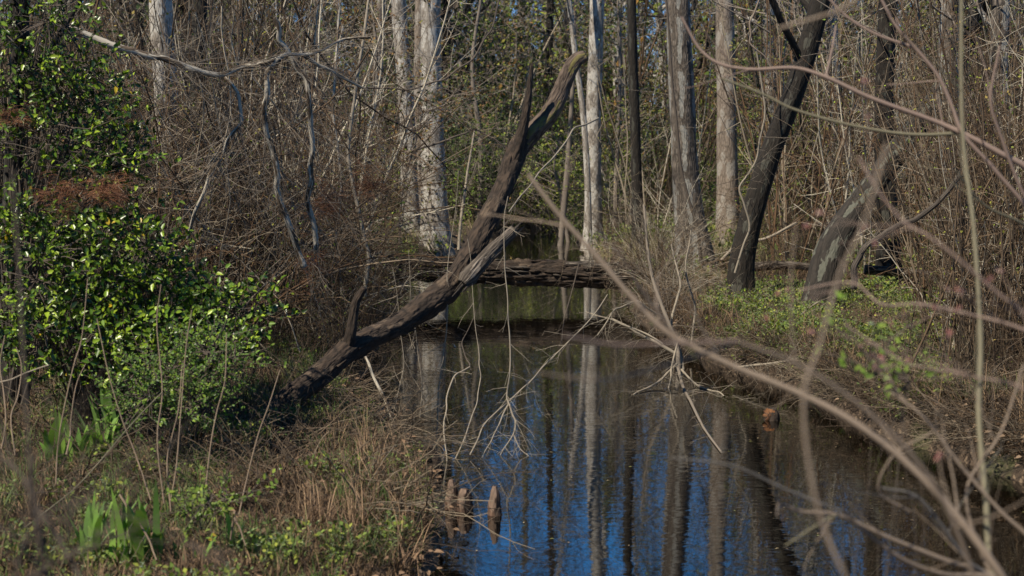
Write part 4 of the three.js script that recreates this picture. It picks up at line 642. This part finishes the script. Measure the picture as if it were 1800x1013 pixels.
// ------------------------------------------------------------------ bank cover
function tuft(seed, n, L, W, spread, bend, cols) { const R = rng(seed), mb = new MB(); for (let k = 0; k < n; k++) { mb.colored(rc(R, cols, 0.25)); const a = R() * 6.283, l = spread * R(), dir = V(Math.cos(a) * l, 1, Math.sin(a) * l).normalize(); mb.blade(V((R() - 0.5) * 0.1, -0.01, (R() - 0.5) * 0.1), dir, V(-Math.sin(a + R()), 0, Math.cos(a + R())).normalize(), L * (0.4 + 0.8 * R()), W * (0.6 + 0.8 * R()), bend * (0.3 + R()), 4); } return mb.geo(); }
const STRAW = [[0.14, 0.086, 0.045], [0.07, 0.042, 0.023], [0.045, 0.027, 0.015], [0.24, 0.155, 0.085], [0.028, 0.018, 0.011], [0.055, 0.034, 0.019]], GRASS = [[0.09, 0.16, 0.02], [0.14, 0.21, 0.03], [0.06, 0.11, 0.018], [0.20, 0.22, 0.05]];
function cover(n, seed, dmin, dmax, xf, ok, s0, s1) { return region(n, seed, dmin, dmax, xf, ok, s0, s1).map(([p, s], k) => [p, (k * 2.399) % 6.283, s, s * 1, 0, 0]); }
const nearL = (d) => [Math.max(-0.37 * d - 0.3, -7), Math.min(creekL(d) + 0.03, 3)], nearR = (d) => [creekR(d) - 0.03, 0.37 * d + 0.3];
const patch = (x, d, f, t, o) => nz(x * f, d * f, o) > t;
[1, 2, 3].forEach((k) => scatter('dead_grass', 'matted brown dead grass covering the near left bank', 'grass', null, tuft(2000 + k, 26, 0.27, 0.0075, 1.3, 2.0, STRAW), M.vc, cover(1500, 60 + k, 7.2, 20, nearL, null, 0.4, 0.95)));
scatter('dead_grass', 'brown dead grass on the right bank', 'grass', null, tuft(2010, 24, 0.26, 0.0075, 1.4, 1.8, STRAW), M.vc, cover(2200, 64, 12.5, 32, nearR, null, 0.5, 1.2));
scatter('green_grass', 'thin green grass blades among the dead grass of the left bank', 'grass', null, tuft(2020, 14, 0.24, 0.005, 0.9, 1.4, GRASS), M.leafSoft, cover(1500, 65, 7.2, 19, nearL, (x, d) => patch(x, d, 0.9, -0.08, 5), 0.5, 1.3));
scatter('green_grass', 'green grass blades on the right bank slope', 'grass', null, tuft(2021, 16, 0.22, 0.006, 1.0, 1.4, GRASS), M.leafSoft, cover(900, 66, 14, 32, nearR, (x, d) => patch(x, d, 0.7, 0.0, 8), 0.6, 1.3));
scatter('pale_sedge', 'pale sunlit sedge on the banks beyond the log', 'grass', null, tuft(2030, 30, 0.6, 0.008, 0.8, 1.2, [[0.30, 0.24, 0.12], [0.22, 0.21, 0.07], [0.16, 0.2, 0.04], [0.36, 0.29, 0.17]]), M.vc, cover(1500, 67, 27, 60, (d) => [-0.36 * d, 0.36 * d], null, 0.5, 1.2));
scatter('dead_grass', 'dark dead grass and rootlets hanging over the right water edge', 'grass', null, tuft(2041, 40, 0.5, 0.006, 1.6, 2.6, STRAW), M.vc, cover(420, 69, 12.5, 26, (d) => [creekR(d) - 0.02, creekR(d) + 0.4], null, 0.6, 1.2));
scatter('straw_fringe', 'tan straw drooping over the left water edge', 'grass', null, tuft(2040, 36, 0.42, 0.006, 1.3, 2.2, [[0.28, 0.185, 0.11], [0.17, 0.105, 0.062], [0.08, 0.05, 0.03]]), M.vc, cover(90, 68, 9.2, 12.6, (d) => [creekL(d) - 0.9, creekL(d) + 0.05], null, 0.6, 1.1));
{
  const R = rng(3001), mb = new MB(); for (let k = 0; k < 10; k++) { mb.colored(rc(R, [[0.12, 0.072, 0.042], [0.17, 0.105, 0.062], [0.08, 0.05, 0.032], [0.2, 0.135, 0.085]], 0.25)); const d = rdir(R); d.y *= 0.3; d.normalize(); mb.leaf(V((R() - 0.5) * 0.5, 0.01 + R() * 0.05, (R() - 0.5) * 0.5), d, rdir(R, 1.2), 0.06, 0.035, 0.3, 0.3); }
  scatter('leaf_litter', 'fallen brown leaves scattered over both banks', 'leaf litter', null, mb.geo(), M.vc, cover(1500, 70, 7.5, 24, nearL, null, 0.7, 1.2).concat(cover(1800, 71, 12.5, 34, nearR, null, 0.7, 1.2)).concat(cover(1500, 72, 30, 80, (d) => [-0.36 * d, 0.36 * d], null, 1, 2)));
}
{
  const R = rng(3100), mb = new MB(); for (let k = 0; k < 60; k++) { mb.colored(rc(R, BRIGHT.concat(MIDG), 0.25)); const a = R() * 6.283, q = R() * 0.22, p = V(Math.cos(a) * q, 0.04 + R() * 0.2, Math.sin(a) * q); mb.chip(p, rdir(R, 0.3), rdir(R, 1.6), 0.05, 0.032); if (k % 4 === 0) { mb.colored([0.1, 0.12, 0.03]); mb.tube([V(0, 0, 0), p.clone().multiplyScalar(0.5), p], [0.003, 0.0015], 3); } }
  const g = mb.geo();
  scatter('bank_herbs', 'bright green herbs carpeting the right bank under the leaning trees', 'herbs', null, g, M.leafSoft, cover(560, 73, 14, 25, nearR, (x, d, s) => s > 1240 && s < 1660 && patch(x, d, 1.1, -0.02, 2), 0.4, 1.2));
  scatter('bank_herbs', 'green herbs dotted over the left bank below the dead tree', 'herbs', null, g, M.leafSoft, cover(230, 74, 7.5, 18, nearL, (x, d) => patch(x, d, 1.3, 0.08, 22), 0.3, 0.9));
  scatter('bank_herbs', 'green herbs scattered through the floor of the far woods', 'herbs', null, g, M.leafSoft, cover(900, 75, 26, 70, (d) => [-0.36 * d, 0.36 * d], (x, d) => patch(x, d, 0.3, -0.05, 31), 1.0, 2.4));
}
// iris clumps: every blade its own part
function clump(name, label, x, y, n, L, W, seed, cat = 'plant', cols = [[0.14, 0.28, 0.025], [0.2, 0.36, 0.035], [0.09, 0.2, 0.02]]) {
  const R = rng(seed), p = hit(x, y), g = thing(name, label, cat, p);
  clump.geos ??= [0, 1, 2, 3, 4].map((k) => { const m = new MB(); m.blade(V(0, 0, 0), V(0.12, 1, 0).normalize(), V(0, 0, 1), 1, 0.085 + 0.015 * k, 0.15 + 0.28 * k, 7); return m.geo(); });
  const mats = cols.map((c) => new THREE.MeshPhysicalMaterial({ color: new THREE.Color().setRGB(...c), roughness: 0.9, transmission: 0.35, thickness: 0, side: THREE.DoubleSide }));
  for (let k = 0; k < n; k++) { const m = shade(new THREE.Mesh(clump.geos[Math.floor(R() * 5)], mats[k % cols.length])); m.name = 'blade'; m.position.set((R() - 0.5) * 0.22, -0.02, (R() - 0.5) * 0.2); m.rotation.set((R() - 0.5) * 0.5, R() * 6.283, (R() - 0.5) * 0.5); const l = L * (0.5 + 0.6 * R()); m.scale.set(l, l, W / 0.11 * (0.8 + 0.4 * R())); g.add(m); }
}
clump('iris_clump', 'green iris blades at the foot of the glossy shrub, beside a reed stalk', 160, 818, 16, 0.6, 0.06, 1);
clump('iris_clump', 'tallest iris blades in the shade below the glossy shrub', 195, 800, 14, 0.62, 0.06, 2);
clump('iris_clump', 'thin iris blades left of the shaded iris clump', 105, 830, 12, 0.5, 0.05, 3);
clump('iris_clump', 'large iris clump cut by the bottom edge of the picture', 248, 1003, 20, 0.58, 0.055, 4);
clump('iris_clump', 'spiky grass clump at the bottom edge left of the large iris', 185, 1008, 24, 0.52, 0.04, 5);
clump('iris_clump', 'broad single leaved iris in the straw right of the large iris', 422, 985, 5, 0.42, 0.055, 6);
clump('iris_clump', 'yellowed iris shoots between the two bottom iris plants', 340, 1000, 7, 0.22, 0.03, 7);
clump('sedge_tuft', 'green sedge tuft at the water edge near the cypress knees', 718, 905, 18, 0.24, 0.022, 8);
clump('sedge_tuft', 'small green grass tuft in the straw of the left bank', 520, 965, 12, 0.2, 0.016, 9);
// reed stalks
{
  const S = [[[154, 490], [130, 640], [98, 850]], [[150, 640], [124, 740], [116, 800]], [[283, 500], [285, 690], [288, 885]], [[337, 545], [318, 720], [300, 880]], [[398, 585], [382, 720], [358, 895]], [[492, 650], [455, 760], [420, 905]], [[28, 610], [30, 700], [26, 800]], [[8, 590], [6, 690], [2, 790]], [[170, 560], [215, 740], [265, 880]], [[320, 640], [304, 760], [300, 900]]];
  const ORD = ['first', 'second', 'third', 'fourth', 'fifth', 'sixth', 'seventh', 'eighth', 'ninth', 'last']; S.sort((a, b) => a[2][0] - b[2][0]);
  S.forEach((s, k) => stick('reed_stalk', ORD[k] + ' thin dry reed stalk counted by its foot from the left edge', 'reed', s.slice().reverse(), 9.4, 9.8, 3.6, 1.8, M.reed, { group: 'dry reed stalks on the left bank', jit: 0.035, seed: 4000 + k, part: 'stalk' }));
}
stick('dead_stick', 'bent dead stalk lying in the straw by the bottom iris', 'stick', [[210, 870], [232, 910], [262, 950], [275, 985]], 8.6, 8.4, 5, 4, M.reed, { tw: 2 });
stick('dead_stick', 'curved dry blade arching over the straw near the bottom edge', 'stick', [[405, 950], [412, 900], [422, 930], [432, 960]], 8.7, 8.6, 5, 3, M.reed, {});
stick('dead_stick', 'thin green brown wand slanting across the left bank irises', 'stick', [[40, 930], [130, 860], [210, 770], [285, 690]], 8.8, 9.6, 3, 2.5, M.stemOlive, {});
stick('dead_stick', 'pale cut stick poking from the shrub at the left edge', 'stick', [[0, 672], [40, 658], [86, 642]], 10, 10, 4, 3, VS, {});
// one yellow leaf on the bank
{ const m = new MB(); m.colored([0.5, 0.28, 0.015]); m.leaf(V(), V(0.6, 0.5, 0.3).normalize(), V(-0.4, 0.7, 0.8).normalize(), 0.075, 0.06, 0.2, 0.1); const q = m.mesh('fallen_leaf', M.vc); q.position.copy(hit(606, 742)).y += 0.03; tag(q, 'single yellow leaf lying on the bank under the dead tree', 'leaf'); }

// ------------------------------------------------------------------ near shrubs out of focus
function nearShrub(name, label, root, stems, seed, o = {}) {
  const R = rng(seed), g = thing(name, label, 'shrub', root);
  for (const [pxs, d0, d1, w0, w1, mat, tw] of stems) {                // listed from the tip towards the root
    const p = path(pxs, d0, d1).map((v) => v.sub(root)); const last = p[p.length - 1]; if (o.toRoot && tw !== 'twig') { p.push(V(last.x * 0.55, last.y * 0.5, last.z * 0.55), V(0, -0.05, 0)); }
    const n = p.length * 8, q = spline(p, n), m0 = pxs.length / p.length; const m = new MB().tube(q, q.map((_, k) => px(lerp(w0, w1, Math.min(1, k / n / m0)), lerp(d0, d1, Math.min(1, k / n / m0))) / 2 * 0.8 * (1 + 0.16 * nz(k * 0.7, w1) + 0.12 * (R() - 0.5))), 8, { repeat: 1 });
    const t = m.mesh('stem', mat, g);
    const bd = new MB(), sd = new MB(); let hasB = false;
    if (tw && tw !== 'twig') for (let k = 0; k < tw; k++) { const i = Math.floor(R() * n * m0 * 0.9), dir = V().subVectors(q[Math.max(0, i - 1)], q[i + 1]).normalize().addScaledVector(rdir(R, 0.2), 1.0).normalize(), tips = []; twig(sd, q[i], dir, 0.12 + 0.3 * R(), px(w0, d0) / 2 * 0.5, { R, max: 1, dens: [5], ratio: [0.5], ang: 0.7, wob: 0.12, up: [0.1, 0.1], seg: 6, sides: 4, step: 0.06, rmin: 0.0012, tipP: 0.3 }, 0, tips); if (o.buds) for (const [a] of tips) if (R() < 0.4) for (let j = 0; j < 5; j++) { hasB = true; bd.colored(rc(R, [[0.42, 0.20, 0.18], [0.34, 0.12, 0.11], [0.46, 0.28, 0.22]], 0.2)); bd.chip(a, rdir(R), rdir(R), 0.013, 0.009); } }
    if (sd.tris) sd.mesh('side_twigs', mat, t).userData.kind = 'stuff'; if (hasB) bd.mesh('buds', M.leafSoft, t).userData.kind = 'stuff';
  }
  return g;
}
const rootA = onGround(1.6, -3.9), rootB = onGround(2.9, -6.2), rootC = onGround(1.15, -3.0), rootD = onGround(-1.35, -2.9);
nearShrub('bare_shrub', 'blurred bare shrub in the bottom right corner with one thick arching stem', rootA, [
  [[[928, 306], [985, 380], [1050, 452], [1110, 522], [1170, 582], [1280, 640], [1400, 690], [1480, 730], [1560, 785], [1640, 860], [1700, 930], [1765, 1020]], 4.0, 3.7, 9, 20, M.stemTan, 9],
  [[[1690, -10], [1693, 240], [1712, 400], [1724, 600], [1721, 730], [1733, 870], [1748, 1020]], 5, 4.3, 7, 16, M.stemOlive, 4],
  [[[1368, 885], [1410, 900], [1470, 905], [1560, 945], [1660, 985], [1752, 1020]], 4.1, 4.3, 6, 14, M.stemTan, 5],
  [[[1480, 895], [1520, 935], [1590, 985], [1660, 1010], [1752, 1022]], 4.0, 4.2, 6, 12, M.stemTan, 3],
  [[[1550, 858], [1610, 872], [1660, 930], [1700, 985], [1748, 1022]], 4.2, 4.3, 5, 11, M.stemGrey, 3],
  [[[1566, 690], [1620, 730], [1690, 820], [1760, 900], [1820, 960]], 4.3, 4.2, 6, 10, M.stemTan, 5],
  [[[1800, 640], [1760, 760], [1700, 860], [1720, 960], [1750, 1022]], 4.4, 4.3, 5, 9, M.stemTan, 4],
  [[[1180, 805], [1290, 820], [1380, 860], [1480, 900]], 3.9, 4.0, 4, 6, M.stemGrey, 'twig'],
  [[[1380, 960], [1450, 915], [1475, 905]], 4, 4.05, 4, 6, M.stemOlive, 'twig'],
  [[[1640, 760], [1572, 800], [1545, 862], [1600, 900]], 4.1, 4.2, 4, 6, M.stemTan, 'twig'],
], 61, { toRoot: 1 });
nearShrub('bare_shrub', 'bare sapling branches with pinkish bark reaching in from the right edge', rootB, [
  [[[1198, 30], [1232, 88], [1265, 112], [1320, 122], [1400, 120], [1450, 135], [1530, 172], [1650, 216], [1695, 236], [1750, 265], [1830, 320]], 6.8, 6.4, 5, 14, M.stemPink, 5],
  [[[1545, -10], [1575, 45], [1610, 85], [1650, 135], [1675, 190], [1692, 234], [1750, 300], [1840, 420]], 6.6, 6.4, 6, 10, M.stemPink, 3],
  [[[1450, -10], [1490, 30], [1540, 60], [1608, 84]], 6.7, 6.6, 5, 7, M.stemPink, 'twig'],
  [[[1268, 138], [1340, 165], [1390, 190], [1470, 214], [1560, 232], [1620, 237], [1692, 234]], 6.6, 6.5, 5, 8, M.stemOlive, 'twig'],
  [[[1470, 45], [1462, 90], [1452, 135]], 6.7, 6.6, 4, 6, M.stemPink, 'twig'],
  [[[1758, 80], [1742, 180], [1760, 240], [1790, 320], [1840, 430]], 6.3, 6.3, 5, 9, M.stemPink, 3],
  [[[1680, 300], [1730, 360], [1800, 395], [1850, 440]], 5.9, 6.1, 4, 9, M.stemOlive, 2],
], 62, { toRoot: 1 });
nearShrub('bare_shrub', 'blurred red budded twigs crossing the right half nearest the camera', rootC, [
  [[[1560, 250], [1520, 390], [1478, 480], [1440, 610], [1414, 690], [1440, 900], [1500, 1040]], 2.5, 2.4, 7, 10, M.stemTan, 0],
  [[[1405, 510], [1500, 498], [1550, 535], [1620, 535], [1700, 552], [1800, 580], [1900, 640]], 4.2, 3.8, 4, 8, M.stemPink, 9],
  [[[1485, 570], [1545, 610], [1600, 640], [1700, 660], [1820, 700]], 3.8, 3.6, 4, 6, M.stemPink, 9],
  [[[1470, 20], [1440, 30], [1370, 50]].reverse().concat([[1560, -30], [1700, -60], [1900, 100]]), 3.2, 3.0, 7, 11, M.stemTan, 0],
  [[[990, 590], [1080, 606], [1180, 604], [1300, 600]], 2.7, 2.9, 6, 9, M.stemPink, 'twig'],
  [[[940, 655], [1060, 668], [1160, 645], [1290, 605]], 2.7, 2.9, 5, 7, M.stemTan, 'twig'],
  [[[1300, 602], [1400, 640], [1520, 720], [1640, 850], [1720, 1040]], 2.9, 3.0, 8, 12, M.stemTan, 3],
  [[[1510, 275], [1540, 330], [1590, 390], [1640, 420], [1760, 520], [1900, 640]], 3.6, 3.4, 4, 8, M.stemPink, 6],
], 63, { toRoot: 1, buds: 1 });
nearShrub('bare_shrub', 'blurred dark twigs in the bottom left corner', rootD, [
  [[[22, 300], [30, 420], [38, 560], [46, 720], [60, 880], [80, 1040]], 3.0, 2.9, 6, 9, M.vineDark, 2],
  [[[-10, 790], [40, 840], [70, 900], [110, 960], [140, 1040]], 3.0, 2.9, 6, 12, M.vineDark, 8],
  [[[150, 880], [90, 900], [40, 960], [20, 1040]], 2.8, 2.8, 5, 9, M.vineDark, 8],
  [[[60, 800], [50, 870], [70, 960], [60, 1040]], 2.9, 2.9, 5, 10, M.vineDark, 8],
  [[[170, 960], [110, 980], [60, 1010], [30, 1040]], 2.9, 2.9, 5, 10, M.vineDark, 8],
  [[[10, 900], [30, 950], [70, 1000], [90, 1040]], 2.7, 2.8, 5, 9, M.vineDark, 8],
], 64, { toRoot: 1 });
// floating scraps, and a green sprig near the camera on the right
{ const R = rng(5001), mb = new MB(); for (let k = 0; k < 260; k++) { mb.colored(rc(R, [[0.22, 0.16, 0.1], [0.3, 0.24, 0.14], [0.14, 0.1, 0.06], [0.26, 0.26, 0.08]], 0.2)); const d = 10.5 + R() * 16, x = lerp(creekL(d), creekR(d), Math.pow(R(), R() < 0.5 ? 0.3 : 2.5)); const a = R() * 6.283; mb.chip(V(x, 0.004, -d), V(Math.cos(a), 0.02, Math.sin(a)).normalize(), V(0, 1, 0), 0.02 + 0.03 * R(), 0.015); } tag(mb.mesh('floating_scraps', M.vc), 'small leaf scraps floating on the dark water', 'debris', null, 'stuff'); }
evergreen('leafy_seedling', 'blurred bright green leaf sprig before the right bank', at(1560, 1000, 4.8), [[1545, 660, 28, 14, 4.8, 0.03, 6], [1600, 668, 20, 14, 4.8, 0.03, 4]], { seed: 815, sr: 0.002, leaf: 0.04, per: 5, parts: 0, mat: M.leafSoft, cols: [[0.16, 0.27, 0.02], [0.2, 0.3, 0.03]] });
console.log('all done');
renderer.render(scene, camera);
